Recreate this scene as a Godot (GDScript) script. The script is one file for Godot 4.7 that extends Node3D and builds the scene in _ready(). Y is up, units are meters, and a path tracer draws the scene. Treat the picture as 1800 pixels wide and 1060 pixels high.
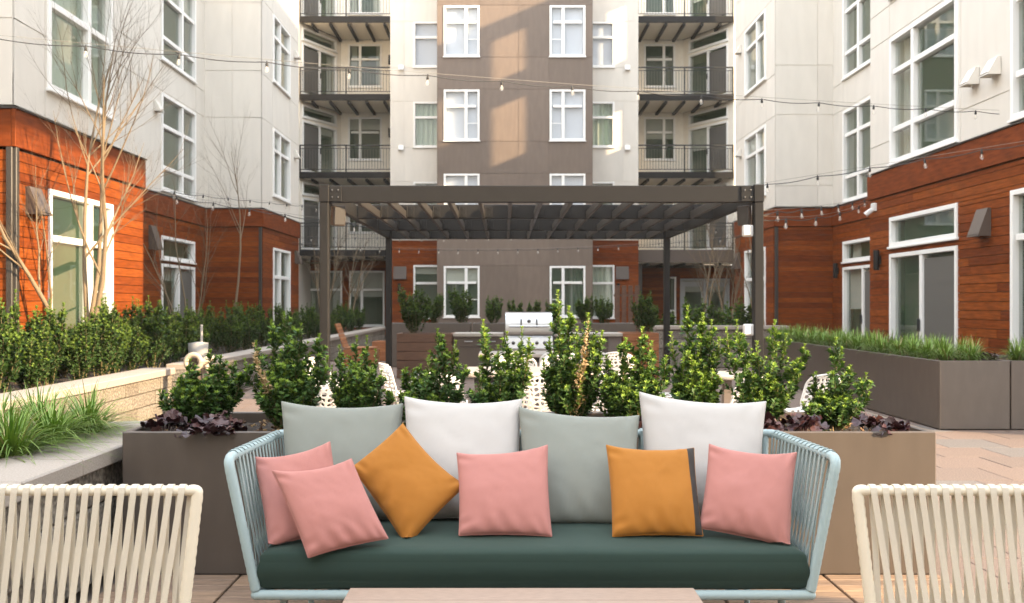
extends Node3D

var rng := RandomNumberGenerator.new()
var used := {}
var M := {}
var T := {}

# ------------------------------------------------------------------ mesh builder
class MB:
	var v := PackedVector3Array()
	var n := PackedVector3Array()
	var uv := PackedVector2Array()
	var c := PackedColorArray()
	var idx := PackedInt32Array()
	var tint := Color.WHITE
	var tinted := false

	func vert(p: Vector3, nn: Vector3, u: Vector2) -> int:
		v.append(p)
		n.append(nn)
		uv.append(u)
		c.append(tint)
		return v.size() - 1

	func tri(a: int, b: int, d: int) -> void:   # counter-clockwise seen from outside
		idx.append(a)
		idx.append(d)
		idx.append(b)

	func quad(a: Vector3, b: Vector3, d: Vector3, e: Vector3, ua := Vector2(0, 0), ub := Vector2(1, 0), ud := Vector2(1, 1), ue := Vector2(0, 1)) -> void:
		var nn := (b - a).cross(e - a).normalized()
		if nn == Vector3.ZERO:
			nn = (d - b).cross(e - b).normalized()
		var i := vert(a, nn, ua)
		vert(b, nn, ub)
		vert(d, nn, ud)
		vert(e, nn, ue)
		tri(i, i + 1, i + 2)
		tri(i, i + 2, i + 3)

	func face3(a: Vector3, b: Vector3, d: Vector3) -> void:
		var nn := (b - a).cross(d - a).normalized()
		var i := vert(a, nn, Vector2(a.x, a.y))
		vert(b, nn, Vector2(b.x, b.y))
		vert(d, nn, Vector2(d.x, d.y))
		tri(i, i + 1, i + 2)

	func box(ctr: Vector3, s: Vector3, b := Basis.IDENTITY, off := Vector2.ZERO) -> void:
		var h := s * 0.5
		for ax in 3:
			for sg in [-1.0, 1.0]:
				var w := Vector3.ZERO
				w[ax] = sg
				var ui: int = 0
				var vi: int = 1
				if ax == 0:
					ui = 2
					vi = 1
				elif ax == 1:
					ui = 0
					vi = 2
				var uu := Vector3.ZERO
				uu[ui] = 1.0
				var vv := Vector3.ZERO
				vv[vi] = 1.0
				if uu.cross(vv).dot(w) < 0.0:
					uu = -uu
				var o := w * h[ax]
				var du := uu * h[ui]
				var dv := vv * h[vi]
				var su: float = s[ui]
				var sv: float = s[vi]
				quad(ctr + b * (o - du - dv), ctr + b * (o + du - dv), ctr + b * (o + du + dv), ctr + b * (o - du + dv), off, off + Vector2(su, 0), off + Vector2(su, sv), off + Vector2(0, sv))

	func span(a: Vector3, b: Vector3, off := Vector2.ZERO) -> void:   # a box between two corners
		box((a + b) * 0.5, (b - a).abs(), Basis.IDENTITY, off)

	func cbox(ctr: Vector3, s: Vector3, ch: float, b := Basis.IDENTITY, off := Vector2.ZERO) -> void:   # chamfered box
		var h := s * 0.5
		var k: float = minf(ch, minf(h.x, minf(h.y, h.z)) * 0.95)
		for ax in 3:
			var a1 := (ax + 1) % 3
			var a2 := (ax + 2) % 3
			for sg in [-1.0, 1.0]:
				var p := []
				for q in [[-1, -1], [1, -1], [1, 1], [-1, 1]]:
					var e := Vector3.ZERO
					e[ax] = sg * h[ax]
					e[a1] = q[0] * (h[a1] - k)
					e[a2] = q[1] * (h[a2] - k)
					p.append(ctr + b * e)
				var l1: float = s[a1]
				var l2: float = s[a2]
				var ul := [off, off + Vector2(l1, 0), off + Vector2(l1, l2), off + Vector2(0, l2)]
				if ax == 2 or ax == 0:
					pass
				if ax == 1 or ax == 0:
					ul = [off, off + Vector2(0, l1), off + Vector2(l2, l1), off + Vector2(l2, 0)]
				if sg > 0:
					quad(p[0], p[1], p[2], p[3], ul[0], ul[1], ul[2], ul[3])
				else:
					quad(p[3], p[2], p[1], p[0], ul[3], ul[2], ul[1], ul[0])
			for s1 in [-1.0, 1.0]:
				for s2 in [-1.0, 1.0]:
					var e0 := Vector3.ZERO
					var e1 := Vector3.ZERO
					e0[a1] = s1 * h[a1]
					e0[a2] = s2 * (h[a2] - k)
					e1[a1] = s1 * (h[a1] - k)
					e1[a2] = s2 * h[a2]
					var lo := Vector3.ZERO
					lo[ax] = h[ax] - k
					var A := ctr + b * (e0 - lo)
					var B := ctr + b * (e0 + lo)
					var C := ctr + b * (e1 + lo)
					var D := ctr + b * (e1 - lo)
					var lx: float = s[ax]
					var nn := (B - A).cross(D - A)
					if nn.dot(b * (e0 + e1)) > 0:
						quad(A, B, C, D, off, off + Vector2(lx, 0), off + Vector2(lx, k), off + Vector2(0, k))
					else:
						quad(A, D, C, B, off, off + Vector2(0, k), off + Vector2(lx, k), off + Vector2(lx, 0))
		for sx in [-1.0, 1.0]:
			for sy in [-1.0, 1.0]:
				for sz in [-1.0, 1.0]:
					var A2 := ctr + b * Vector3(sx * h.x, sy * (h.y - k), sz * (h.z - k))
					var B2 := ctr + b * Vector3(sx * (h.x - k), sy * h.y, sz * (h.z - k))
					var C2 := ctr + b * Vector3(sx * (h.x - k), sy * (h.y - k), sz * h.z)
					if sx * sy * sz > 0:
						face3(A2, B2, C2)
					else:
						face3(A2, C2, B2)

	func tube(pts: Array, radii, sides := 8, caps := true) -> void:
		var cnt := pts.size()
		var base := v.size()
		var t0: Vector3 = (pts[1] - pts[0]).normalized()
		var up := Vector3.UP if absf(t0.y) < 0.9 else Vector3.RIGHT
		var side := t0.cross(up).normalized()
		var run := 0.0
		for i in cnt:
			var t: Vector3 = (pts[mini(i + 1, cnt - 1)] - pts[maxi(i - 1, 0)]).normalized()
			side = (side - t * side.dot(t)).normalized()
			var nor := side.cross(t)
			var r: float = radii if radii is float else radii[i]
			if i > 0:
				run += (pts[i] - pts[i - 1]).length()
			for k in sides + 1:
				var a := TAU * k / sides
				var d := side * cos(a) + nor * sin(a)
				vert(pts[i] + d * r, d, Vector2(float(k) / sides * 0.2, run))
		for i in cnt - 1:
			for k in sides:
				var a0 := base + i * (sides + 1) + k
				var b0 := a0 + sides + 1
				tri(a0, b0 + 1, a0 + 1)
				tri(a0, b0, b0 + 1)
		if caps:
			for e in [0, cnt - 1]:
				var t2: Vector3 = (pts[1] - pts[0]).normalized() if e == 0 else (pts[cnt - 1] - pts[cnt - 2]).normalized()
				var o: Vector3 = pts[e]
				var nn := -t2 if e == 0 else t2
				var ci := vert(o, nn, Vector2.ZERO)
				var ring := []
				for k in sides + 1:
					var p: Vector3 = v[base + e * (sides + 1) + k]
					ring.append(vert(p, nn, Vector2.ZERO))
				for k in sides:
					if e == 0:
						tri(ci, ring[k], ring[k + 1])
					else:
						tri(ci, ring[k + 1], ring[k])

	func grid(nu: int, nv: int, pos: Array, uvs := Vector2(1, 1), flip := false) -> void:   # pos: (nu+1)*(nv+1) points, u runs fastest
		var base := v.size()
		for j in nv + 1:
			for i in nu + 1:
				var p: Vector3 = pos[j * (nu + 1) + i]
				var du: Vector3 = pos[j * (nu + 1) + mini(i + 1, nu)] - pos[j * (nu + 1) + maxi(i - 1, 0)]
				var dv: Vector3 = pos[mini(j + 1, nv) * (nu + 1) + i] - pos[maxi(j - 1, 0) * (nu + 1) + i]
				var nn := du.cross(dv).normalized()
				if flip:
					nn = -nn
				vert(p, nn, Vector2(float(i) / nu * uvs.x, float(j) / nv * uvs.y))
		for j in nv:
			for i in nu:
				var a := base + j * (nu + 1) + i
				var b := a + nu + 1
				if flip:
					tri(a, b + 1, a + 1)
					tri(a, b, b + 1)
				else:
					tri(a, a + 1, b + 1)
					tri(a, b + 1, b)

	func lathe(prof: Array, sides: int, ctr: Vector3, b := Basis.IDENTITY) -> void:   # prof: Vector2(radius, height) from bottom to top
		var pos := []
		for j in prof.size():
			for k in sides + 1:
				var a := -TAU * k / sides
				pos.append(ctr + b * Vector3(prof[j].x * cos(a), prof[j].y, prof[j].x * sin(a)))
		grid(sides, prof.size() - 1, pos, Vector2(1, 1))

	func ribbon(pts: Array, w: Vector3, th: float) -> void:   # a strap: width vector w, thickness th
		var cnt := pts.size()
		var run := 0.0
		var wl := w.length()
		var hw := w * 0.5
		var wn := w.normalized()
		var L := []
		for i in cnt:
			var t: Vector3 = (pts[mini(i + 1, cnt - 1)] - pts[maxi(i - 1, 0)]).normalized()
			var nor := wn.cross(t).normalized()
			L.append(nor * th * 0.5)
		for i in cnt - 1:
			var a: Vector3 = pts[i]
			var b: Vector3 = pts[i + 1]
			var l := (b - a).length()
			var u0 := Vector2(0, run)
			var u1 := Vector2(wl, run)
			var u2 := Vector2(wl, run + l)
			var u3 := Vector2(0, run + l)
			quad(a - hw + L[i], a + hw + L[i], b + hw + L[i + 1], b - hw + L[i + 1], u0, u1, u2, u3)
			quad(a + hw - L[i], a - hw - L[i], b - hw - L[i + 1], b + hw - L[i + 1], u1, u0, u3, u2)
			quad(a + hw + L[i], a + hw - L[i], b + hw - L[i + 1], b + hw + L[i + 1], u0, u0, u3, u3)
			quad(a - hw - L[i], a - hw + L[i], b - hw + L[i + 1], b - hw - L[i + 1], u0, u0, u3, u3)
			run += l

	func leaf(p: Vector3, d: Vector3, up: Vector3, l: float, w: float, bend := 0.15) -> void:
		var s := d.cross(up).normalized()
		if s == Vector3.ZERO:
			s = Vector3.RIGHT
		var nn := s.cross(d).normalized()
		var mid := p + d * l * 0.5 + nn * l * bend
		var tip := p + d * l
		var fold := nn * w * 0.18
		var i := vert(p, nn, Vector2(0.5, 0))
		vert(mid + s * w * 0.5 + fold, (nn - s * 0.35).normalized(), Vector2(1, 0.5))
		vert(mid, nn, Vector2(0.5, 0.5))
		vert(mid - s * w * 0.5 + fold, (nn + s * 0.35).normalized(), Vector2(0, 0.5))
		vert(tip, nn, Vector2(0.5, 1))
		tri(i, i + 1, i + 2)
		tri(i, i + 2, i + 3)
		tri(i + 1, i + 4, i + 2)
		tri(i + 2, i + 4, i + 3)

	func mesh() -> ArrayMesh:
		var am := ArrayMesh.new()
		if idx.is_empty():
			return am
		var a := []
		a.resize(Mesh.ARRAY_MAX)
		a[Mesh.ARRAY_VERTEX] = v
		a[Mesh.ARRAY_NORMAL] = n
		a[Mesh.ARRAY_TEX_UV] = uv
		if tinted:
			a[Mesh.ARRAY_COLOR] = c
		a[Mesh.ARRAY_INDEX] = idx
		am.add_surface_from_arrays(Mesh.PRIMITIVE_TRIANGLES, a)
		return am

# ------------------------------------------------------------------ scene helpers
func numbered(called: String) -> String:
	used[called] = used.get(called, -1) + 1
	return called if used[called] == 0 else "%s_%03d" % [called, used[called]]

func tag(o: Node, label: String, category: String, group := "", kind := "") -> void:
	if label:
		o.set_meta("label", label)
	if category:
		o.set_meta("category", category)
	if group:
		o.set_meta("group", group)
	if kind:
		o.set_meta("kind", kind)

func thing(called: String, label: String, category: String, at := Vector3.ZERO, turn := 0.0, group := "") -> Node3D:
	var o := Node3D.new()
	o.name = numbered(called)
	add_child(o)
	o.position = at
	o.rotation.y = turn
	tag(o, label, category, group)
	return o

func obj(called: String, shape, m: Material, parent: Node = null, kind := "") -> MeshInstance3D:
	var o := MeshInstance3D.new()
	o.name = called if parent else numbered(called)
	o.mesh = shape.mesh() if shape is MB else shape
	o.material_override = m
	if parent:
		parent.add_child(o, true)
	else:
		add_child(o)
	if kind:
		o.set_meta("kind", kind)
	return o

func struct(called: String, shape, m: Material) -> MeshInstance3D:
	return obj(called, shape, m, null, "structure")

func dup(src: Node3D, called: String, label: String, at: Vector3, turn := 0.0) -> Node3D:
	var r: Node3D = src.duplicate()
	r.name = numbered(called)
	add_child(r)
	r.position = at
	r.rotation.y = turn
	r.set_meta("label", label)
	return r

func lin(r: float, g: float, b: float) -> Color:
	return Color(r, g, b).linear_to_srgb()

func mat(r: float, g: float, b: float, rough := 0.7, metal := 0.0) -> StandardMaterial3D:
	var m := StandardMaterial3D.new()
	m.albedo_color = lin(r, g, b)
	m.roughness = rough
	m.metallic = metal
	return m

func matte(r: float, g: float, b: float, rough: float) -> StandardMaterial3D:
	var m := mat(r, g, b, rough)
	m.metallic_specular = 0.2
	return m

func noise_tex(sd: int, freq: float, lo: float, hi: float, oct := 4, size := 512, kind := 0) -> ImageTexture:
	var f := FastNoiseLite.new()
	f.seed = sd
	f.frequency = freq
	f.noise_type = FastNoiseLite.TYPE_SIMPLEX_SMOOTH if kind == 0 else FastNoiseLite.TYPE_CELLULAR
	f.fractal_octaves = oct
	var im := f.get_seamless_image(size, size)
	im.convert(Image.FORMAT_L8)
	var d := im.get_data()
	for i in d.size():
		d[i] = int(clampf(lo + (hi - lo) * d[i] / 255.0, 0, 1) * 255)
	return ImageTexture.create_from_image(Image.create_from_data(size, size, false, Image.FORMAT_L8, d))

func weave_tex(nx: int, ny: int, lo: float, diag: bool) -> ImageTexture:   # woven threads, 64 px tile
	var s := 64
	var d := PackedByteArray()
	d.resize(s * s)
	for y in s:
		for x in s:
			var gx := float(x) / s * nx
			var gy := float(y) / s * ny
			var over := (int(gx) + int(gy) * (1 if not diag else 1)) % 2 == 0
			var fx := absf(fposmod(gx, 1.0) - 0.5) * 2.0
			var fy := absf(fposmod(gy, 1.0) - 0.5) * 2.0
			var h := 1.0 - pow(fy if over else fx, 2.0) * 0.8
			if not over:
				h *= 0.9
			d[y * s + x] = int(clampf(lo + (1.0 - lo) * h, 0, 1) * 255)
	return ImageTexture.create_from_image(Image.create_from_data(s, s, false, Image.FORMAT_L8, d))

func tri_map(m: StandardMaterial3D, t: Texture2D, sc: Vector3, world := true) -> StandardMaterial3D:
	m.albedo_texture = t
	m.uv1_triplanar = true
	m.uv1_world_triplanar = world
	m.uv1_scale = sc
	return m

func bump(m: StandardMaterial3D, t: Texture2D, cm: float) -> StandardMaterial3D:
	m.heightmap_enabled = true
	m.heightmap_texture = t
	m.heightmap_scale = cm
	return m

func uvs(m: StandardMaterial3D, t: Texture2D, sc: Vector3) -> StandardMaterial3D:
	m.albedo_texture = t
	m.uv1_scale = sc
	return m

func glass(r: float, g: float, b: float, a: float) -> StandardMaterial3D:
	var m := mat(r, g, b, 0.02)
	m.transparency = BaseMaterial3D.TRANSPARENCY_ALPHA
	m.albedo_color.a = a
	return m

func R(a: float, b: float) -> float:
	return rng.randf_range(a, b)

func materials() -> void:
	T.grain = noise_tex(3, 0.012, 0.70, 1.0, 5)
	T.soft = noise_tex(7, 0.01, 0.965, 1.0, 5)
	T.speck = noise_tex(11, 0.09, 0.6, 1.0, 4)
	T.rough = noise_tex(13, 0.03, 0.45, 1.0, 5)
	T.heather = noise_tex(29, 0.22, 0.70, 1.0, 3)
	T.streak = noise_tex(23, 0.02, 0.92, 1.0, 5)
	T.fine = noise_tex(17, 0.05, 0.84, 1.0, 5)
	T.cloth = weave_tex(16, 16, 0.72, false)
	T.strap = weave_tex(8, 8, 0.6, true)
	T.rib = weave_tex(4, 16, 0.75, false)
	# painted facade panels and timber
	M.panel = []
	for k in 5:
		var q := 1.0 - 0.014 * k
		M.panel.append(tri_map(mat(0.69 * q, 0.65 * q, 0.58 * q, 0.6), T.soft, Vector3(0.5, 0.15, 0.5)))
	M.recess = tri_map(mat(0.84, 0.79, 0.69, 0.6), T.soft, Vector3(0.7, 0.7, 0.7))
	M.brown = []
	for k in 3:
		var q := 1.0 - 0.05 * k
		M.brown.append(tri_map(mat(0.170 * q, 0.126 * q, 0.096 * q, 0.6), T.streak, Vector3(0.5, 0.12, 0.5)))
	M.plank = []
	for w in [[0.270, 0.064, 0.012], [0.230, 0.053, 0.011], [0.300, 0.075, 0.014], [0.185, 0.042, 0.010], [0.250, 0.059, 0.011]]:
		M.plank.append(bump(uvs(matte(w[0], w[1], w[2], 0.55), T.grain, Vector3(0.35, 3.5, 1)), T.grain, 0.12))
	M.fascia = uvs(matte(0.22, 0.050, 0.012, 0.55), T.grain, Vector3(0.3, 2.0, 1))
	M.backing = mat(0.05, 0.03, 0.02, 0.9)
	M.vinyl = mat(0.80, 0.79, 0.76, 0.45)
	M.white_metal = mat(0.74, 0.73, 0.70, 0.4)
	M.grey_door = mat(0.42, 0.44, 0.46, 0.5)
	M.glass = glass(0.08, 0.17, 0.10, 0.26)
	M.glass_clear = glass(0.2, 0.25, 0.25, 0.06)
	M.screen = mat(0.10, 0.095, 0.085, 0.7)
	M.blind = mat(0.44, 0.47, 0.51, 0.8)
	M.roller = mat(0.55, 0.54, 0.48, 0.85)
	M.curtain = mat(0.50, 0.56, 0.46, 0.85)
	M.curtain.backlight_enabled = true
	M.curtain.backlight = Color(0.3, 0.3, 0.28)
	M.room = mat(0.34, 0.32, 0.25, 0.9)
	M.roof = mat(0.25, 0.24, 0.23, 0.9)
	M.soffit = mat(0.66, 0.61, 0.52, 0.8)
	M.dark_metal = tri_map(mat(0.0175, 0.0165, 0.016, 0.5, 0.0), T.soft, Vector3(1.1, 1.1, 1.1))
	M.dark_metal.metallic_specular = 0.3
	M.bronze = tri_map(mat(0.036, 0.031, 0.027, 0.45), T.soft, Vector3(0.9, 0.9, 0.9))
	M.planter = tri_map(mat(0.094, 0.073, 0.058, 0.45), T.streak, Vector3(0.7, 0.25, 0.7))
	M.hood = mat(0.085, 0.063, 0.050, 0.5)
	M.black = mat(0.02, 0.02, 0.02, 0.5)
	# ground
	M.ground = tri_map(mat(0.16, 0.13, 0.11, 0.9), T.soft, Vector3(0.5, 0.5, 0.5))
	M.paver = []
	for w in [[0.29, 0.205, 0.16], [0.265, 0.192, 0.153], [0.31, 0.218, 0.168], [0.25, 0.215, 0.19]]:
		M.paver.append(bump(tri_map(mat(w[0], w[1], w[2], 0.8), T.speck, Vector3(1.3, 1.3, 1.3)), T.speck, 0.08))
	M.slat = []
	for w in [[0.36, 0.235, 0.15], [0.30, 0.20, 0.135], [0.42, 0.27, 0.165]]:
		M.slat.append(bump(uvs(mat(w[0], w[1], w[2], 0.65), T.grain, Vector3(0.7, 7.0, 1)), T.grain, 0.2))
	M.soil = bump(tri_map(mat(0.055, 0.035, 0.022, 0.95), T.rough, Vector3(2.2, 2.2, 2.2)), T.rough, 2.5)
	M.chip = []
	for w in [[0.16, 0.09, 0.045], [0.32, 0.21, 0.10], [0.09, 0.05, 0.03]]:
		M.chip.append(mat(w[0], w[1], w[2], 0.9))
	M.cap = bump(tri_map(mat(0.40, 0.345, 0.295, 0.85), T.fine, Vector3(3, 3, 3)), T.fine, 0.05)
	M.block = []
	for w in [[0.38, 0.33, 0.27], [0.34, 0.29, 0.235], [0.42, 0.37, 0.305]]:
		M.block.append(bump(tri_map(mat(w[0], w[1], w[2], 0.9), T.rough, Vector3(1.7, 1.7, 1.7)), T.rough, 0.9))
	# plants
	M.leaf = leafmat(0.55)
	M.leaf_dull = leafmat(0.6)
	M.grass = leafmat(0.45)
	M.twig = tri_map(mat(0.30, 0.22, 0.14, 0.85), T.rough, Vector3(9, 9, 9))
	M.stem = mat(0.16, 0.13, 0.06, 0.8)
	M.bark = bump(tri_map(mat(0.42, 0.31, 0.19, 0.85), T.rough, Vector3(6, 6, 6)), T.rough, 0.4)
	M.heuchera = []
	for w in [[0.075, 0.028, 0.034], [0.055, 0.022, 0.026], [0.12, 0.05, 0.045]]:
		var h := tri_map(mat(w[0], w[1], w[2], 0.4), T.speck, Vector3(14, 14, 14), false)
		h.backlight_enabled = true
		h.backlight = Color(0.25, 0.1, 0.1)
		M.heuchera.append(h)
	# furniture
	M.cord_blue = bump(uvs(mat(0.40, 0.51, 0.52, 0.6), T.rib, Vector3(40, 40, 1)), T.rib, 0.06)
	M.strap_blue = bump(uvs(mat(0.40, 0.50, 0.50, 0.65), T.strap, Vector3(40, 40, 1)), T.strap, 0.05)
	M.cord_cream = bump(uvs(mat(0.86, 0.77, 0.60, 0.6), T.rib, Vector3(40, 40, 1)), T.rib, 0.06)
	M.strap_cream = bump(uvs(mat(0.90, 0.81, 0.65, 0.65), T.heather, Vector3(9, 9, 1)), T.strap, 0.05)
	M.seat = cloth(0.019, 0.046, 0.033, 34.0)
	M.sage = cloth(0.295, 0.31, 0.27, 34.0)
	M.white_cloth = cloth(0.64, 0.605, 0.57, 34.0)
	M.pink = cloth(0.56, 0.235, 0.20, 26.0)
	M.orange = cloth(0.49, 0.185, 0.018, 26.0)
	M.band = cloth(0.045, 0.036, 0.030, 26.0)
	M.table_top = tri_map(mat(0.36, 0.255, 0.19, 0.5), T.fine, Vector3(0.6, 5.0, 5.0))
	M.white_shell = mat(0.62, 0.60, 0.57, 0.45)
	M.grey_top = tri_map(mat(0.36, 0.31, 0.27, 0.55), T.soft, Vector3(2, 2, 2))
	M.counter_top = tri_map(mat(0.62, 0.56, 0.48, 0.5), T.speck, Vector3(2, 2, 2))
	M.cabinet = mat(0.16, 0.13, 0.115, 0.5)
	M.steel = mat(0.62, 0.62, 0.62, 0.28, 1.0)
	M.steel_dark = mat(0.2, 0.2, 0.2, 0.35, 1.0)
	M.bench = []
	for w in [[0.46, 0.17, 0.055], [0.40, 0.14, 0.045], [0.50, 0.19, 0.065]]:
		M.bench.append(uvs(mat(w[0], w[1], w[2], 0.5), T.grain, Vector3(0.5, 5.0, 1)))
	M.rustic = []
	for w in [[0.16, 0.075, 0.04], [0.13, 0.06, 0.033], [0.20, 0.095, 0.05]]:
		M.rustic.append(bump(uvs(mat(w[0], w[1], w[2], 0.6), T.grain, Vector3(0.5, 4.5, 1)), T.grain, 0.3))
	M.cable = mat(0.03, 0.03, 0.03, 0.6)
	M.wire = mat(0.22, 0.20, 0.17, 0.45)
	M.bulb = glass(0.9, 0.88, 0.82, 0.12)
	M.filament = mat(0.75, 0.65, 0.5, 0.4)
	M.hose_box = mat(0.42, 0.40, 0.37, 0.6)
	M.hose = mat(0.40, 0.34, 0.27, 0.6)

func leafmat(rough: float) -> StandardMaterial3D:
	var m := StandardMaterial3D.new()
	m.vertex_color_use_as_albedo = true
	m.metallic_specular = 0.35
	m.roughness = rough
	m.backlight_enabled = true
	m.backlight = Color(0.45, 0.5, 0.25)
	return m

func cloth(r: float, g: float, b: float, sc: float) -> StandardMaterial3D:
	var m := bump(uvs(mat(r, g, b, 0.9), T.heather, Vector3(sc * 0.13, sc * 0.13, 1)), T.cloth if sc > 90 else T.heather, 0.05)
	m.rim_enabled = true
	m.rim = 0.35
	m.rim_tint = 0.6
	return m

# ------------------------------------------------------------------ building helpers
func rects_minus(r: Rect2, holes: Array) -> Array:
	var hs := []
	for h in holes:
		if h.intersects(r):
			hs.append(h.intersection(r))
	if hs.is_empty():
		return [r]
	var ys := [r.position.y, r.end.y]
	for h in hs:
		ys.append(h.position.y)
		ys.append(h.end.y)
	ys.sort()
	var out := []
	for j in ys.size() - 1:
		var ya: float = ys[j]
		var yb: float = ys[j + 1]
		if yb - ya < 0.002:
			continue
		var ym := (ya + yb) * 0.5
		var cuts := []
		for h in hs:
			if h.position.y < ym and h.end.y > ym:
				cuts.append(h)
		cuts.sort_custom(func(a, b): return a.position.x < b.position.x)
		var x: float = r.position.x
		for h in cuts:
			if h.position.x - x > 0.002:
				out.append(Rect2(x, ya, h.position.x - x, yb - ya))
			x = maxf(x, h.end.x)
		if r.end.x - x > 0.002:
			out.append(Rect2(x, ya, r.end.x - x, yb - ya))
	return out

func frame_of(o: Vector3, nn: Vector3) -> Transform3D:
	return Transform3D(Basis(Vector3.UP.cross(nn), Vector3.UP, nn), o)

func wall(bld: Node3D, tf: Transform3D, w: float, y0: float, y1: float, holes: Array, skin: Material) -> MeshInstance3D:
	var mb := MB.new()
	for r in rects_minus(Rect2(0, y0, w, y1 - y0), holes):
		mb.span(Vector3(r.position.x, r.position.y, -0.25), Vector3(r.end.x, r.end.y, 0.0), r.position)
	var o := obj("wall", mb, skin, bld)
	o.transform = tf
	return o

func planks(wl: Node3D, w: float, y0: float, y1: float, holes: Array, pitch := 0.165, x0 := 0.0) -> void:
	var y := y0
	while y < y1 - 0.03:
		var top := minf(y + pitch, y1)
		var x := x0
		var mats: Array = M.plank
		while x < x0 + w - 0.01:
			var l := R(1.6, 3.2)
			if x + l > x0 + w - 0.5:
				l = x0 + w - x
			var m: Material = mats[rng.randi() % mats.size()]
			for r in rects_minus(Rect2(x, y, l, top - y), holes):
				if r.size.x < 0.02 or r.size.y < 0.02:
					continue
				var mb := MB.new()
				var pr := R(0.018, 0.022)
				mb.box(Vector3(r.get_center().x, r.get_center().y + 0.003, pr * 0.5 + 0.001), Vector3(r.size.x - 0.003, r.size.y - 0.009, pr), Basis.IDENTITY, Vector2(R(0, 9), R(0, 9)))
				obj("plank", mb, m, wl)
			x += l
		y += pitch

func panels(wl: Node3D, xs: Array, ys: Array, holes: Array, mats: Array) -> void:
	for j in ys.size() - 1:
		for i in xs.size() - 1:
			var cell := Rect2(xs[i], ys[j], xs[i + 1] - xs[i], ys[j + 1] - ys[j]).grow(-0.008)
			var mb := MB.new()
			for r in rects_minus(cell, holes):
				mb.span(Vector3(r.position.x, r.position.y, 0.001), Vector3(r.end.x, r.end.y, 0.014), r.position)
			if not mb.idx.is_empty():
				obj("panel", mb, mats[rng.randi() % mats.size()], wl)

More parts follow.
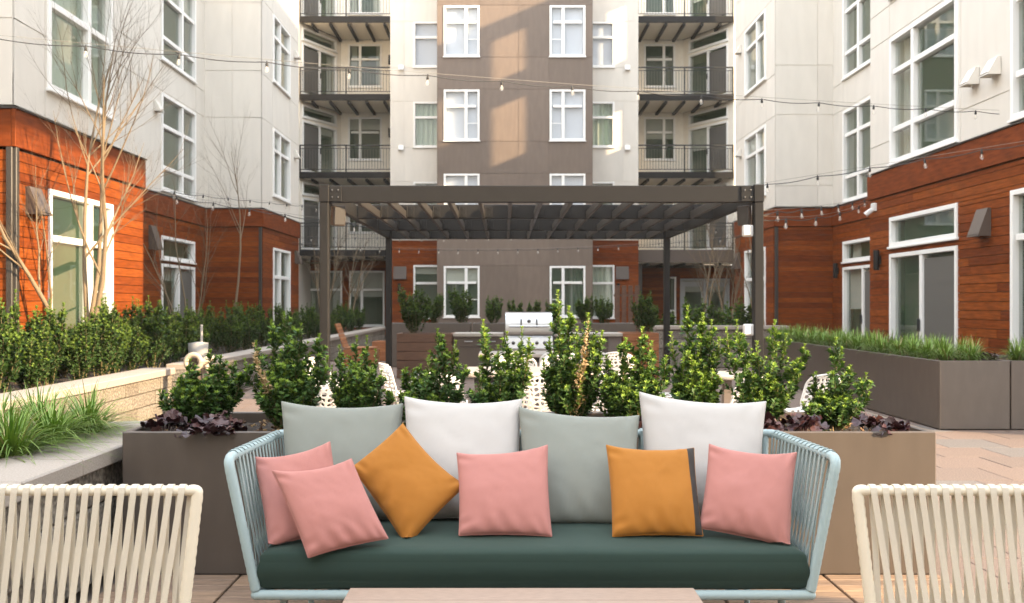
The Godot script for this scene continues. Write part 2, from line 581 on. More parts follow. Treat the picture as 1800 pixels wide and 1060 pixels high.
# cols: widths as fractions from the left; rows: heights as fractions from the top
func window(bld: Node3D, tf: Transform3D, r: Rect2, cols: Array, rows: Array, fill := "", gl: Material = null, called := "window", fr: Material = null, grille_col := -1) -> MeshInstance3D:
	var mb := MB.new()
	var x0 := r.position.x
	var x1 := r.end.x
	var y0 := r.position.y
	var y1 := r.end.y
	var f := 0.075
	var z0 := -0.10
	var z1 := 0.05
	for s in [[x0, x0 + f], [x1 - f, x1]]:
		mb.cbox(Vector3((s[0] + s[1]) * 0.5, (y0 + y1) * 0.5, (z0 + z1) * 0.5), Vector3(f, y1 - y0, z1 - z0), 0.006)
	for s in [[y0, y0 + f], [y1 - f, y1]]:
		mb.cbox(Vector3((x0 + x1) * 0.5, (s[0] + s[1]) * 0.5, (z0 + z1) * 0.5 - 0.003), Vector3(x1 - x0 - 2 * f, f, z1 - z0), 0.006)
	mb.cbox(Vector3((x0 + x1) * 0.5, y0 - 0.02, 0.035), Vector3(x1 - x0 + 0.06, 0.04, 0.09), 0.006)
	var win := obj(called, mb, fr if fr else M.vinyl, bld)
	win.transform = tf
	var ix0 := x0 + f
	var iw := x1 - x0 - 2 * f
	var iy1 := y1 - f
	var ih := y1 - y0 - 2 * f
	var cx := ix0
	var mw := 0.11
	var mull := MB.new()
	var any := false
	for i in cols.size():
		var cw: float = cols[i] * iw
		if i > 0:
			mull.cbox(Vector3(cx, (y0 + y1) * 0.5, -0.02), Vector3(mw, ih, 0.12), 0.006)
			any = true
		var ry := iy1
		for j in rows.size():
			var rh: float = rows[j] * ih
			if j > 0:
				mull.cbox(Vector3(cx + cw * 0.5, ry, -0.024), Vector3(cw - (mw if cols.size() > 1 else 0.0), mw * 0.85, 0.115), 0.006)
				any = true
			var a := Vector3(cx + (mw * 0.5 if i > 0 else 0.0), ry - rh + (mw * 0.42 if j < rows.size() - 1 else 0.0), -0.045)
			var b := Vector3(cx + cw - (mw * 0.5 if i < cols.size() - 1 else 0.0), ry - (mw * 0.42 if j > 0 else 0.0), -0.045)
			var p := MB.new()
			p.quad(a, Vector3(b.x, a.y, a.z), b, Vector3(a.x, b.y, a.z))
			obj("pane", p, gl if gl else M.glass, win)
			if i == grille_col and rh > ih * 0.4:
				mull.box(Vector3((a.x + b.x) * 0.5, (a.y + b.y) * 0.5, -0.03), Vector3(b.x - a.x, 0.025, 0.02))
			ry -= rh
		cx += cw
	if any:
		obj("mullion", mull, fr if fr else M.vinyl, win)
	if fill == "blind":
		var bl := MB.new()
		bl.box(Vector3((x0 + x1) * 0.5, (y0 + y1) * 0.5, -0.14), Vector3(iw + 0.1, ih + 0.1, 0.01))
		obj("blind", bl, M.blind, win)
	elif fill == "" and rng.randf() < 0.25:
		for side in 2:
			var pos2 := []
			var cw2 := iw * R(0.14, 0.26)
			var cx0 := ix0 if side == 0 else ix0 + iw - cw2
			for j in 2:
				for i in 21:
					pos2.append(Vector3(cx0 + cw2 * i / 20.0, y0 + 0.05 if j == 0 else y1 - 0.05, -0.22 + 0.035 * sin(i * 1.5) + 0.015 * sin(i * 3.1 + j)))
			var cu2 := MB.new()
			cu2.grid(20, 1, pos2)
			obj("curtain", cu2, M.roller, win)
	elif fill == "" and rng.randf() < 0.5:
		var sh := MB.new()
		var drop := R(0.12, 0.5) * ih
		sh.box(Vector3((x0 + x1) * 0.5, y1 - f - drop * 0.5, -0.15), Vector3(iw + 0.06, drop, 0.008))
		obj("roller_blind", sh, M.roller, win)
	elif fill == "curtain":
		var pos := []
		for j in 2:
			for i in 41:
				pos.append(Vector3(ix0 + iw * i / 40.0, y0 if j == 0 else y1, -0.2 + 0.05 * sin(i * 1.3) + 0.02 * sin(i * 3.7 + j)))
		var cu := MB.new()
		cu.grid(40, 1, pos)
		obj("curtain", cu, M.curtain, win)
	if fill != "blind":
		var rm := MB.new()
		var ra := Vector3(x0 - 0.2, y0 - 0.5, -3.0)
		var rb := Vector3(x1 + 0.2, y1 + 0.25, -0.26)
		rm.quad(ra, Vector3(rb.x, ra.y, ra.z), Vector3(rb.x, rb.y, ra.z), Vector3(ra.x, rb.y, ra.z))
		rm.quad(ra, Vector3(ra.x, rb.y, ra.z), Vector3(ra.x, rb.y, rb.z), Vector3(ra.x, ra.y, rb.z))
		rm.quad(Vector3(rb.x, ra.y, ra.z), Vector3(rb.x, ra.y, rb.z), rb, Vector3(rb.x, rb.y, ra.z))
		rm.quad(ra, Vector3(ra.x, ra.y, rb.z), Vector3(rb.x, ra.y, rb.z), Vector3(rb.x, ra.y, ra.z))
		rm.quad(Vector3(ra.x, rb.y, ra.z), Vector3(rb.x, rb.y, ra.z), rb, Vector3(ra.x, rb.y, rb.z))
		obj("room", rm, M.room, win)
	return win

# sliding door: one glass leaf, one leaf behind an insect screen
func slider(bld: Node3D, tf: Transform3D, r: Rect2, screen_left: bool) -> void:
	var w := window(bld, tf, r, [0.5, 0.5], [1.0], "", null, "sliding_door")
	var f := 0.075
	var ix0 := r.position.x + f
	var iw := r.size.x - 2 * f
	var sx := ix0 + (0.0 if screen_left else iw * 0.5)
	var mb := MB.new()
	mb.box(Vector3(sx + iw * 0.25, r.get_center().y, 0.0), Vector3(iw * 0.5 - 0.14, r.size.y - 0.3, 0.004))
	obj("insect_screen", mb, M.screen, w)
	var h := MB.new()
	h.cbox(Vector3(ix0 + iw * 0.5 - 0.01, r.position.y + 0.95, 0.07), Vector3(0.035, 0.22, 0.05), 0.01)
	obj("handle", h, M.black, w)

func shell(bld: Node3D, x0: float, x1: float, z0: float, z1: float, y0: float, y1: float, open: String, m: Material) -> void:
	var mb := MB.new()   # z0 is the end nearer the camera (larger z)
	mb.span(Vector3(x0, y1, z1), Vector3(x1, y1 + 0.25, z0))
	if not "e" in open:
		mb.span(Vector3(x1 - 0.2, y0, z1 + 0.001), Vector3(x1, y1, z0 - 0.001))
	if not "w" in open:
		mb.span(Vector3(x0, y0, z1 + 0.001), Vector3(x0 + 0.2, y1, z0 - 0.001))
	if not "n" in open:
		mb.span(Vector3(x0 + 0.2, y0, z1), Vector3(x1 - 0.26, y1, z1 + 0.2))
	if not "s" in open:
		mb.span(Vector3(x0 + 0.2, y0, z0 - 0.2), Vector3(x1 - 0.26, y1, z0))
	obj("outer_shell", mb, m, bld)

func fascia(wl: Node3D, x0: float, w: float, y0: float, y1: float, proud := 0.055) -> void:
	var mb := MB.new()
	mb.cbox(Vector3(x0 + w * 0.5, (y0 + y1) * 0.5, proud * 0.5 + 0.001), Vector3(w, y1 - y0, proud), 0.006, Basis.IDENTITY, Vector2(R(0, 5), R(0, 5)))
	obj("fascia_board", mb, M.fascia, wl)
	var fl := MB.new()
	fl.box(Vector3(x0 + w * 0.5, y1 + 0.012, proud * 0.5 + 0.012), Vector3(w + 0.02, 0.02, proud + 0.025))
	obj("flashing", fl, M.bronze, wl)

func trim_post(wl: Node3D, x: float, y0: float, y1: float, m: Material = null) -> void:
	var mb := MB.new()
	mb.cbox(Vector3(x, (y0 + y1) * 0.5, 0.018), Vector3(0.08, y1 - y0, 0.07), 0.008)
	obj("corner_trim", mb, m if m else M.bronze, wl)

func vent_hood(wl: Node3D, x: float, y: float, w: float, h: float, d: float, m: Material) -> void:   # wedge-shaped vent cover
	var mb := MB.new()
	var a := Vector3(x - w / 2, y - h / 2, 0.02)
	var t := 0.25 * d
	var b0 := a
	var b1 := a + Vector3(w, 0, 0)
	var b2 := a + Vector3(w, h, 0)
	var b3 := a + Vector3(0, h, 0)
	var f0 := b0 + Vector3(0, 0, d)
	var f1 := b1 + Vector3(0, 0, d)
	var f2 := b2 + Vector3(0, 0, t)
	var f3 := b3 + Vector3(0, 0, t)
	mb.quad(f0, f1, f2, f3)
	mb.quad(b0, f0, f3, b3)
	mb.quad(f1, b1, b2, f2)
	mb.quad(f3, f2, b2, b3)
	mb.quad(b0 + Vector3(0, 0.03, 0), b1 + Vector3(0, 0.03, 0), f1 + Vector3(0, 0.03, 0), f0 + Vector3(0, 0.03, 0))
	obj("vent_hood", mb, m, wl)

func wall_lamp(wl: Node3D, x: float, y: float) -> void:
	var mb := MB.new()
	mb.cbox(Vector3(x, y, 0.03), Vector3(0.1, 0.16, 0.03), 0.006)
	mb.lathe([Vector2(0.001, -0.19), Vector2(0.055, -0.19), Vector2(0.055, 0.19), Vector2(0.001, 0.19)], 14, Vector3(x, y, 0.10))
	obj("wall_lamp", mb, M.dark_metal, wl)

func floodlight(wl: Node3D, x: float, y: float) -> void:
	var mb := MB.new()
	mb.cbox(Vector3(x, y, 0.05), Vector3(0.14, 0.16, 0.09), 0.015)
	mb.tube([Vector3(x, y - 0.05, 0.09), Vector3(x - 0.05, y - 0.14, 0.2)], 0.05, 10)
	obj("security_light", mb, M.white_metal, wl)

# ------------------------------------------------------------------ the three buildings
func left_wing() -> void:
	var b := thing("apartment_wing", "apartment wing on the left with pale panels over sunlit orange timber", "building")
	var X1 := -6.2
	var X2 := -8.05
	var X3 := -6.51
	# near block, lower storey in timber
	var tf := frame_of(Vector3(X1, 0, -12.59), Vector3(1, 0, 0))
	var h := [Rect2(0.92, 0.88, 2.2, 2.12)]
	var wl := wall(b, tf, 4.51, 0, 3.9, h, M.backing)
	planks(wl, 4.43, 0.1, 3.4, h, 0.137, 0.06)
	fascia(wl, -0.055, 4.57, 3.42, 3.9)
	trim_post(wl, 0.02, 0, 3.42)
	window(b, tf, h[0], [0.64, 0.36], [0.30, 0.70], "open", null, "window", null, 1)
	vent_hood(wl, 0.45, 2.78, 0.34, 0.36, 0.2, M.hood)
	var tff := frame_of(Vector3(-9.2, 0, -12.59), Vector3(0, 0, 1))
	wl = wall(b, tff, 3.0, 0, 3.9, [], M.backing)
	planks(wl, 2.92, 0.1, 3.4, [], 0.137)
	fascia(wl, 0, 3.0, 3.42, 3.9, 0.05)
	trim_post(wl, 2.97, 0, 3.42)
	# near block, upper storeys
	h = [Rect2(0.9, 4.36, 2.2, 2.05), Rect2(0.9, 7.46, 2.2, 2.05), Rect2(0.9, 10.56, 2.2, 2.05)]
	wl = wall(b, tf, 3.2, 3.95, 12.6, h, M.panel[0])
	panels(wl, [0.0, 0.84, 3.2], [3.95, 5.05, 7.2, 8.2, 10.3, 11.3, 12.6], h, M.panel)
	for r in h:
		window(b, tf, r, [0.62, 0.38], [0.42, 0.58], "curtain" if r.position.y < 5 else "")
	wl = wall(b, tff, 3.0, 3.95, 12.6, [], M.panel[0])
	panels(wl, [0.0, 1.5, 3.0], [3.95, 5.05, 7.2, 8.2, 10.3, 12.6], [], M.panel)
	shell(b, -13.0, X1 - 0.02, -12.86, -17.1, 0, 3.6, "es", M.roof)
	shell(b, -13.0, X1 - 0.02, -12.86, -15.79, 3.95, 12.6, "es", M.panel[1])
	# middle stretch, set back
	tf = frame_of(Vector3(X2, 0, -15.8), Vector3(1, 0, 0))
	h = [Rect2(7.55, 0.12, 2.5, 2.27), Rect2(7.55, 2.5, 2.5, 0.55)]
	wl = wall(b, tf, 11.0, 0, 4.0, h, M.backing)
	planks(wl, 7.4, 0.1, 3.5, h, 0.137, 3.6)
	fascia(wl, 1.3, 9.7, 3.52, 4.0)
	slider(b, tf, h[0], false)
	window(b, tf, h[1], [1.0], [1.0])
	vent_hood(wl, 6.9, 2.95, 0.36, 0.55, 0.22, M.hood)
	h = [Rect2(7.56, 4.13, 2.58, 2.28), Rect2(7.56, 7.2, 2.58, 2.28), Rect2(7.56, 10.3, 2.58, 2.28)]
	wl = wall(b, tf, 11.0, 4.03, 12.6, h, M.panel[0])
	panels(wl, [0.0, 2.6, 5.1, 7.5, 10.2, 11.0], [4.03, 6.46, 7.14, 9.5, 10.24, 12.6], h, M.panel)
	for r in h:
		window(b, tf, r, [0.6, 0.4], [0.32, 0.46, 0.22])
	vent_hood(wl, 7.2, 6.0, 0.26, 0.24, 0.16, M.panel[1])
	vent_hood(wl, 7.2, 9.0, 0.26, 0.24, 0.16, M.panel[1])
	shell(b, -13.0, X2 - 0.02, -15.8, -26.8, 0, 12.6, "es", M.panel[1])
	# far projecting bay
	tff = frame_of(Vector3(X2, 0, -26.8), Vector3(0, 0, 1))
	wl = wall(b, tff, 1.54, 0, 4.0, [], M.backing)
	planks(wl, 1.5, 0.1, 3.5, [], 0.137)
	fascia(wl, 0, 1.59, 3.52, 4.0)
	trim_post(wl, 1.51, 0, 3.5)
	wl = wall(b, tff, 1.54, 4.03, 12.6, [], M.panel[0])
	panels(wl, [0.0, 0.75, 1.54], [4.03, 6.46, 7.72, 9.56, 10.8, 12.6], [], M.panel)
	tf = frame_of(Vector3(X3, 0, -26.8), Vector3(1, 0, 0))
	h = [Rect2(1.23, 0.4, 2.2, 2.63)]
	wl = wall(b, tf, 4.8, 0, 4.0, h, M.backing)
	planks(wl, 4.7, 0.1, 3.5, h, 0.137, 0.06)
	fascia(wl, -0.05, 4.85, 3.52, 4.0)
	window(b, tf, h[0], [0.4, 0.6], [0.3, 0.7])
	vent_hood(wl, 4.3, 2.9, 0.36, 0.4, 0.2, M.hood)
	h = [Rect2(1.23, 4.5, 2.2, 1.9), Rect2(1.23, 7.72, 2.2, 1.9), Rect2(1.23, 10.8, 2.2, 1.7)]
	wl = wall(b, tf, 4.8, 4.03, 12.6, h, M.panel[0])
	panels(wl, [0.0, 1.2, 3.45, 4.8], [4.03, 6.46, 7.66, 9.66, 10.7, 12.6], h, M.panel)
	for r in h:
		window(b, tf, r, [0.4, 0.6], [0.3, 0.7])
	vent_hood(wl, 4.2, 6.1, 0.26, 0.24, 0.16, M.panel[1])
	vent_hood(wl, 4.2, 9.2, 0.26, 0.24, 0.16, M.panel[1])
	shell(b, -13.0, X3 - 0.02, -26.85, -31.6, 0, 12.6, "es", M.panel[1])
	shell(b, -13.0, -8.2, -31.6, -42.6, 0, 16.2, "s", M.panel[1])
	# stretch nearer the street, and the block that closes the court behind the camera
	var ne := MB.new()
	ne.span(Vector3(-9.7, 0, -12.5), Vector3(-9.2, 12.6, 12.0))
	obj("street_block", ne, M.panel[1], b)
	var cb := MB.new()
	cb.span(Vector3(-9.7, 0, 12.01), Vector3(7.8, 9.5, 12.5))
	obj("rear_block", cb, M.panel[1], b)

func right_wing() -> void:
	var b := thing("apartment_wing", "apartment wing on the right with grey panels over shaded reddish timber", "building")
	var X1 := 7.27
	var X2 := 8.68
	var X3 := 7.16
	var tf := frame_of(Vector3(X1, 0, -19.7), Vector3(-1, 0, 0))
	var h := [Rect2(1.05, 0.12, 2.77, 2.25), Rect2(1.05, 2.5, 2.77, 0.55), Rect2(5.5, 0.4, 2.77, 2.65)]
	var W := 9.6
	wl_near(b, tf, h, W)
	slider(b, tf, h[0], false)
	window(b, tf, h[1], [1.0], [1.0])
	window(b, tf, h[2], [0.38, 0.62], [0.24, 0.76])
	h = [Rect2(1.05, 4.05, 2.77, 2.34), Rect2(5.5, 4.05, 2.77, 2.34), Rect2(1.05, 7.15, 2.77, 2.34), Rect2(5.5, 7.15, 2.77, 2.34)]
	var wl := wall(b, tf, W, 4.0, 16.2, h, M.panel[0])
	panels(wl, [0.0, 0.98, 3.9, 5.44, 8.33, W], [4.0, 4.5, 6.45, 7.05, 9.56, 12.9, 16.2], h, M.panel)
	for k in h.size():
		window(b, tf, h[k], [0.36, 0.64] if k % 2 == 0 else [0.36, 0.64], [0.26, 0.49, 0.25])
	vent_hood(wl, 4.4, 4.92, 0.26, 0.26, 0.2, M.panel[0])
	vent_hood(wl, 5.05, 4.92, 0.28, 0.26, 0.2, M.panel[0])
	shell(b, X1 + 0.02, 10.5, -10.1, -19.7, 0, 16.2, "w", M.panel[1])
	# tall carriage passage through the wing, and the stretch nearer the street
	var pa := MB.new()
	pa.span(Vector3(X1, 9.3, -10.1), Vector3(X1 + 0.3, 16.2, -1.6))
	pa.span(Vector3(X1 + 0.3, 15.95, -10.1), Vector3(10.5, 16.2, -1.6))
	obj("passage_lintel", pa, M.panel[1], b)
	var ne := MB.new()
	ne.span(Vector3(X1, 0, -1.6), Vector3(X1 + 0.5, 16.2, 12.0))
	obj("street_block", ne, M.panel[1], b)
	# middle stretch, set back
	tf = frame_of(Vector3(X2, 0, -26.2), Vector3(-1, 0, 0))
	h = [Rect2(0.84, 0.12, 2.77, 2.25), Rect2(0.84, 2.5, 2.77, 0.52)]
	wl = wall(b, tf, 6.5, 0, 3.96, h, M.backing)
	planks(wl, 6.5, 0.1, 3.46, h, 0.137)
	fascia(wl, 0, 6.5, 3.48, 3.96)
	slider(b, tf, h[0], false)
	window(b, tf, h[1], [1.0], [1.0])
	wall_lamp(wl, 0.45, 2.3)
	h = [Rect2(0.84, 4.02, 2.77, 2.32), Rect2(0.84, 7.15, 2.77, 2.32), Rect2(0.84, 10.3, 2.77, 2.2)]
	wl = wall(b, tf, 6.5, 4.0, 16.2, h, M.panel[0])
	panels(wl, [0.0, 0.78, 3.68, 6.5], [4.0, 6.4, 7.1, 9.5, 10.2, 12.6, 16.2], h, M.panel)
	for r in h:
		window(b, tf, r, [0.38, 0.62], [0.26, 0.49, 0.25])
	shell(b, X2 + 0.02, 12.0, -19.7, -26.2, 0, 16.2, "ws", M.panel[1])
	# far projecting bay
	var tff := frame_of(Vector3(X3, 0, -26.2), Vector3(0, 0, 1))
	wl = wall(b, tff, 1.52, 0, 3.96, [], M.backing)
	planks(wl, 1.48, 0.1, 3.46, [], 0.137, 0.04)
	fascia(wl, -0.055, 1.575, 3.48, 3.96)
	trim_post(wl, 0.02, 0, 3.46)
	wl = wall(b, tff, 1.52, 4.0, 16.2, [], M.panel[0])
	panels(wl, [0.0, 1.1, 1.52], [4.0, 4.55, 6.42, 7.72, 9.56, 10.8, 16.2], [], M.panel)
	tf = frame_of(Vector3(X3, 0, -30.7), Vector3(-1, 0, 0))
	h = [Rect2(1.3, 0.25, 2.3, 2.75)]
	wl = wall(b, tf, 4.5, 0, 3.96, h, M.backing)
	planks(wl, 4.4, 0.1, 3.46, h, 0.137)
	fascia(wl, 0, 4.55, 3.48, 3.96)
	window(b, tf, h[0], [0.6, 0.4], [0.3, 0.7])
	vent_hood(wl, 0.55, 2.75, 0.36, 0.5, 0.22, M.hood)
	h = [Rect2(1.3, 4.43, 2.3, 1.9), Rect2(1.3, 7.58, 2.3, 1.9), Rect2(1.3, 10.7, 2.3, 1.9)]
	wl = wall(b, tf, 4.5, 4.0, 16.2, h, M.panel[0])
	panels(wl, [0.0, 1.24, 3.66, 4.5], [4.0, 6.4, 7.5, 9.54, 10.6, 16.2], h, M.panel)
	for r in h:
		window(b, tf, r, [0.6, 0.4], [0.3, 0.7])
	vent_hood(wl, 0.7, 6.0, 0.26, 0.24, 0.16, M.panel[1])
	vent_hood(wl, 0.7, 9.1, 0.26, 0.24, 0.16, M.panel[1])
	shell(b, X3 + 0.02, 8.9, -26.25, -30.7, 0, 16.2, "ws", M.panel[1])
	# open stair tower beside the right recess: a wall with tall openings
	var st := MB.new()
	var slots := [Rect2(29.2, 10.4, 0.35, 1.7), Rect2(29.2, 13.0, 0.35, 1.6), Rect2(30.0, 9.6, 0.5, 1.5), Rect2(30.0, 12.4, 0.5, 1.8), Rect2(31.0, 10.9, 0.75, 2.2), Rect2(31.0, 14.0, 0.75, 1.6), Rect2(35.2, 13.2, 0.5, 2.2), Rect2(35.2, 9.8, 0.4, 1.6), Rect2(38.5, 5.6, 0.8, 9.8), Rect2(39.9, 6.0, 1.3, 9.6)]
	for r in rects_minus(Rect2(28.4, 0, 14.3, 16.2), slots):
		st.span(Vector3(10.3, r.position.y, -r.end.x), Vector3(10.55, r.end.y, -r.position.x))
	obj("stair_tower_wall", st, M.panel[1], b)

func wl_near(b: Node3D, tf: Transform3D, h: Array, W: float) -> void:
	var wl := wall(b, tf, W, 0, 3.96, h, M.backing)
	planks(wl, W, 0.1, 3.46, h, 0.137)
	fascia(wl, -0.055, W + 0.05, 3.48, 3.96)
	vent_hood(wl, 4.72, 2.66, 0.36, 0.42, 0.2, M.hood)
	vent_hood(wl, 4.25, 0.62, 0.34, 0.26, 0.2, M.hood)
	wall_lamp(wl, 0.55, 2.28)
	floodlight(wl, 0.3, 3.32)

func prism(mb: MB, p: Array, y0: float, y1: float) -> void:   # p: points (x, z) counter-clockwise seen from above
	var cnt := p.size()
	for i in range(1, cnt - 1):
		mb.face3(Vector3(p[0].x, y1, p[0].y), Vector3(p[i].x, y1, p[i].y), Vector3(p[i + 1].x, y1, p[i + 1].y))
		mb.face3(Vector3(p[0].x, y0, p[0].y), Vector3(p[i + 1].x, y0, p[i + 1].y), Vector3(p[i].x, y0, p[i].y))
	for i in cnt:
		var a: Vector2 = p[i]
		var c: Vector2 = p[(i + 1) % cnt]
		mb.quad(Vector3(a.x, y0, a.y), Vector3(c.x, y0, c.y), Vector3(c.x, y1, c.y), Vector3(a.x, y1, a.y))

# s = -1 left recess, 1 right recess
func balcony(b: Node3D, y: float, p: Array, x0: float, x1: float, zf: float, deep := 0.24) -> void:
	var sl := MB.new()
	prism(sl, p, y - deep, y)
	var o := obj("balcony", sl, M.dark_metal if deep < 0.3 else M.hood, b)
	var so := MB.new()
	var cen := Vector2.ZERO
	for q in p:
		cen += q / p.size()
	var inner := []
	for q in p:
		inner.append(q + (cen - q) * 0.08)
	prism(so, inner, y - deep - 0.02, y - deep - 0.003)
	obj("soffit", so, M.soffit, o)
	var zb: float = p[0].y
	for q in p:
		zb = minf(zb, q.y)
	var k := 0
	var x := x0 + 0.5
	while x < x1 - 0.2:
		var z_end := zb + 0.1
		var jm := MB.new()
		# the joist stops at the splayed wall
		if x0 < 0 and x < -6.9:
			z_end = lerpf(-39.7, -42.3, (x + 8.15) / 1.25)
		elif x0 > 0 and x > 7.65:
			z_end = lerpf(-42.3, -39.7, (x - 7.65) / 1.55)
		if zf - z_end > 0.35:
			jm.span(Vector3(x - 0.05, y - deep - 0.12, z_end), Vector3(x + 0.05, y - deep - 0.021, zf - 0.06))
			obj("joist", jm, M.dark_metal, o)
		x += 0.72
		k += 1
	var rl := MB.new()
	rl.span(Vector3(x0, y + 1.04, zf - 0.08), Vector3(x1, y + 1.09, zf - 0.03))
	rl.span(Vector3(x0, y + 0.93, zf - 0.07), Vector3(x1, y + 0.955, zf - 0.045))
	rl.span(Vector3(x0, y + 0.09, zf - 0.07), Vector3(x1, y + 0.12, zf - 0.045))
	for q in [x0 + 0.02, (x0 + x1) * 0.5, x1 - 0.02]:
		rl.span(Vector3(q - 0.025, y - 0.1, zf - 0.08), Vector3(q + 0.025, y + 1.05, zf - 0.03))
	obj("railing", rl, M.black, o)
	var bl := MB.new()
	x = x0 + 0.12
	while x < x1 - 0.06:
		bl.box(Vector3(x, y + 0.52, zf - 0.0575), Vector3(0.014, 0.82, 0.014))
		x += 0.115
	obj("balusters", bl, M.black, o, "stuff")

func back_building() -> void:
	var b := thing("apartment_building", "apartment building closing the courtyard, brown central bay between white balcony recesses", "building")
	var F := [3.6, 6.7, 9.8, 12.9]
	# brown bay
	var tf := frame_of(Vector3(-2.45, 0, -36.7), Vector3(0, 0, 1))
	var h := []
	for f in [0.2] + F:
		h.append(Rect2(0.25, f + 0.76, 1.32, 1.88))
		h.append(Rect2(4.15, f + 0.76, 1.32, 1.88))
	var wl := wall(b, tf, 5.74, 0, 16, h, M.brown[0])
	var ys := [0.0]
	for f in [0.2] + F:
		ys.append(f + 0.74)
		ys.append(f + 2.66)
	panels(wl, [0.0, 1.6, 3.0, 4.12, 5.74], ys, h, M.brown)
	for k in h.size():
		var up: bool = k >= 2
		window(b, tf, h[k], [0.64, 0.36] if k % 2 == 0 else [0.36, 0.64], [0.31, 0.69], "blind" if up else "", M.glass_clear if up else null, "window", null, 1 if k % 2 == 0 else 0)
	shell(b, -2.45, 3.29, -36.96, -42.0, 0, 16, "s", M.brown[1])
	# white strips left and right of it
	for s in [-1, 1]:
		var x0 := -4.39 if s < 0 else 2.6
		var w := 2.6 if s < 0 else 2.63
		var wx := 0.9 if s < 0 else 0.0
		tf = frame_of(Vector3(x0, 0, -38.6), Vector3(0, 0, 1))
		h = []
		for f in F:
			h.append(Rect2(wx, f + 0.82, 1.7, 1.76))
		wl = wall(b, tf, w, 3.92, 16, h, M.panel[0])
		ys = [3.94]
		for f in F:
			ys.append(f + 0.8)
			ys.append(f + 2.6)
		panels(wl, [0.0, 0.55, w] if s < 0 else [0.0, 2.05, w], ys, h, M.panel)
		for k in h.size():
			window(b, tf, h[k], [1.0], [0.33, 0.67], ["", "curtain", "blind", ""][k], M.glass_clear if k == 2 else null)
		for f in F:
			vent_hood(wl, 0.42 if s < 0 else 2.2, f + 0.8, 0.2, 0.2, 0.12, M.white_metal)
		h = [Rect2(wx, 0.9, 1.7, 2.05)]
		wl = wall(b, tf, w, 0, 3.9, h, M.backing)
		planks(wl, w, 0.1, 3.9, h, 0.15)
		window(b, tf, h[0], [1.0], [0.33, 0.67], "" if s < 0 else "curtain")
		vent_hood(wl, 0.38 if s < 0 else 2.0, 2.65, 0.5, 0.5, 0.12, M.hood)
		wall_lamp(wl, 0.36 if s < 0 else 1.85, 2.05)
	shell(b, -4.39, -1.8, -38.86, -42.6, 0, 16, "s", M.panel[1])
	shell(b, 2.6, 5.23, -38.86, -42.6, 0, 16, "s", M.panel[1])
	# left recess
	tf = frame_of(Vector3(-6.9, 0, -42.3), Vector3(0, 0, 1))
	var ta := frame_of(Vector3(-8.15, 0, -39.7), Vector3(0.901, 0, 0.433))
	recess(b, tf, 2.51, 0.3, 1.43, [0.34, 0.66], ta, 2.89, 0.18, false, F)
	tf = frame_of(Vector3(5.23, 0, -42.3), Vector3(0, 0, 1))
	ta = frame_of(Vector3(7.65, 0, -42.3), Vector3(-0.859, 0, 0.512))
	recess(b, tf, 2.42, 0.74, 1.32, [0.66, 0.34], ta, 3.03, 0.35, true, F)
	for f in F:
		balcony(b, f, [Vector2(-8.12, -39.6), Vector2(-4.42, -39.6), Vector2(-4.42, -42.28), Vector2(-6.89, -42.28)], -8.12, -4.42, -39.6)
		balcony(b, f, [Vector2(5.26, -39.6), Vector2(9.16, -39.6), Vector2(7.64, -42.28), Vector2(5.26, -42.28)], 5.26, 9.16, -39.6, 0.24 if f > 4 else 0.5)
	# ground floor of the recesses
	tf = frame_of(Vector3(-8.6, 0, -42.3), Vector3(0, 0, 1))
	h = [Rect2(0.15, 0.5, 1.6, 2.35), Rect2(2.05, 0.5, 1.5, 2.35)]
	wl = wall(b, tf, 4.3, 0, 3.36, h, M.backing)
	planks(wl, 4.3, 0.1, 3.3, h, 0.137)
	window(b, tf, h[0], [1.0], [0.33, 0.67])
	window(b, tf, h[1], [0.34, 0.66], [0.33, 0.67])
	tf = frame_of(Vector3(5.23, 0, -42.3), Vector3(0, 0, 1))
	h = [Rect2(1.6, 0.5, 0.5, 2.1), Rect2(2.27, 0.1, 2.1, 2.42)]
	wl = wall(b, tf, 5.1, 0, 3.1, h, M.backing)
	planks(wl, 5.1, 0.1, 3.0, h, 0.137)
	window(b, tf, h[0], [1.0], [0.7, 0.3])
	var dd := window(b, tf, h[1], [0.5, 0.5], [1.0], "", null, "double_door", M.grey_door)
	var la := MB.new()
	for k in 2:
		var dx := 2.27 + 0.075 + k * 0.975
		for q in [[0.0, 0.14], [0.83, 0.97]]:
			la.cbox(Vector3(dx + (q[0] + q[1]) * 0.5, 1.3, -0.04), Vector3(q[1] - q[0], 2.2, 0.06), 0.006)
		la.cbox(Vector3(dx + 0.485, 0.32, -0.04), Vector3(0.69, 0.3, 0.058), 0.006)
		la.cbox(Vector3(dx + 0.485, 2.28, -0.04), Vector3(0.69, 0.2, 0.058), 0.006)
	obj("door_leaf", la, M.grey_door, dd)
	var pl := MB.new()
	pl.cbox(Vector3(5.32, 1.55, -40.2), Vector3(0.5, 3.1, 0.5), 0.01)
	obj("pillar", pl, M.bronze, b)
	var rf := MB.new()
	rf.span(Vector3(-8.3, 16, -45.7), Vector3(10.4, 16.3, -42.3))
	rf.span(Vector3(-8.3, 0, -46.0), Vector3(10.4, 16, -45.7))
	obj("roof", rf, M.roof, b)

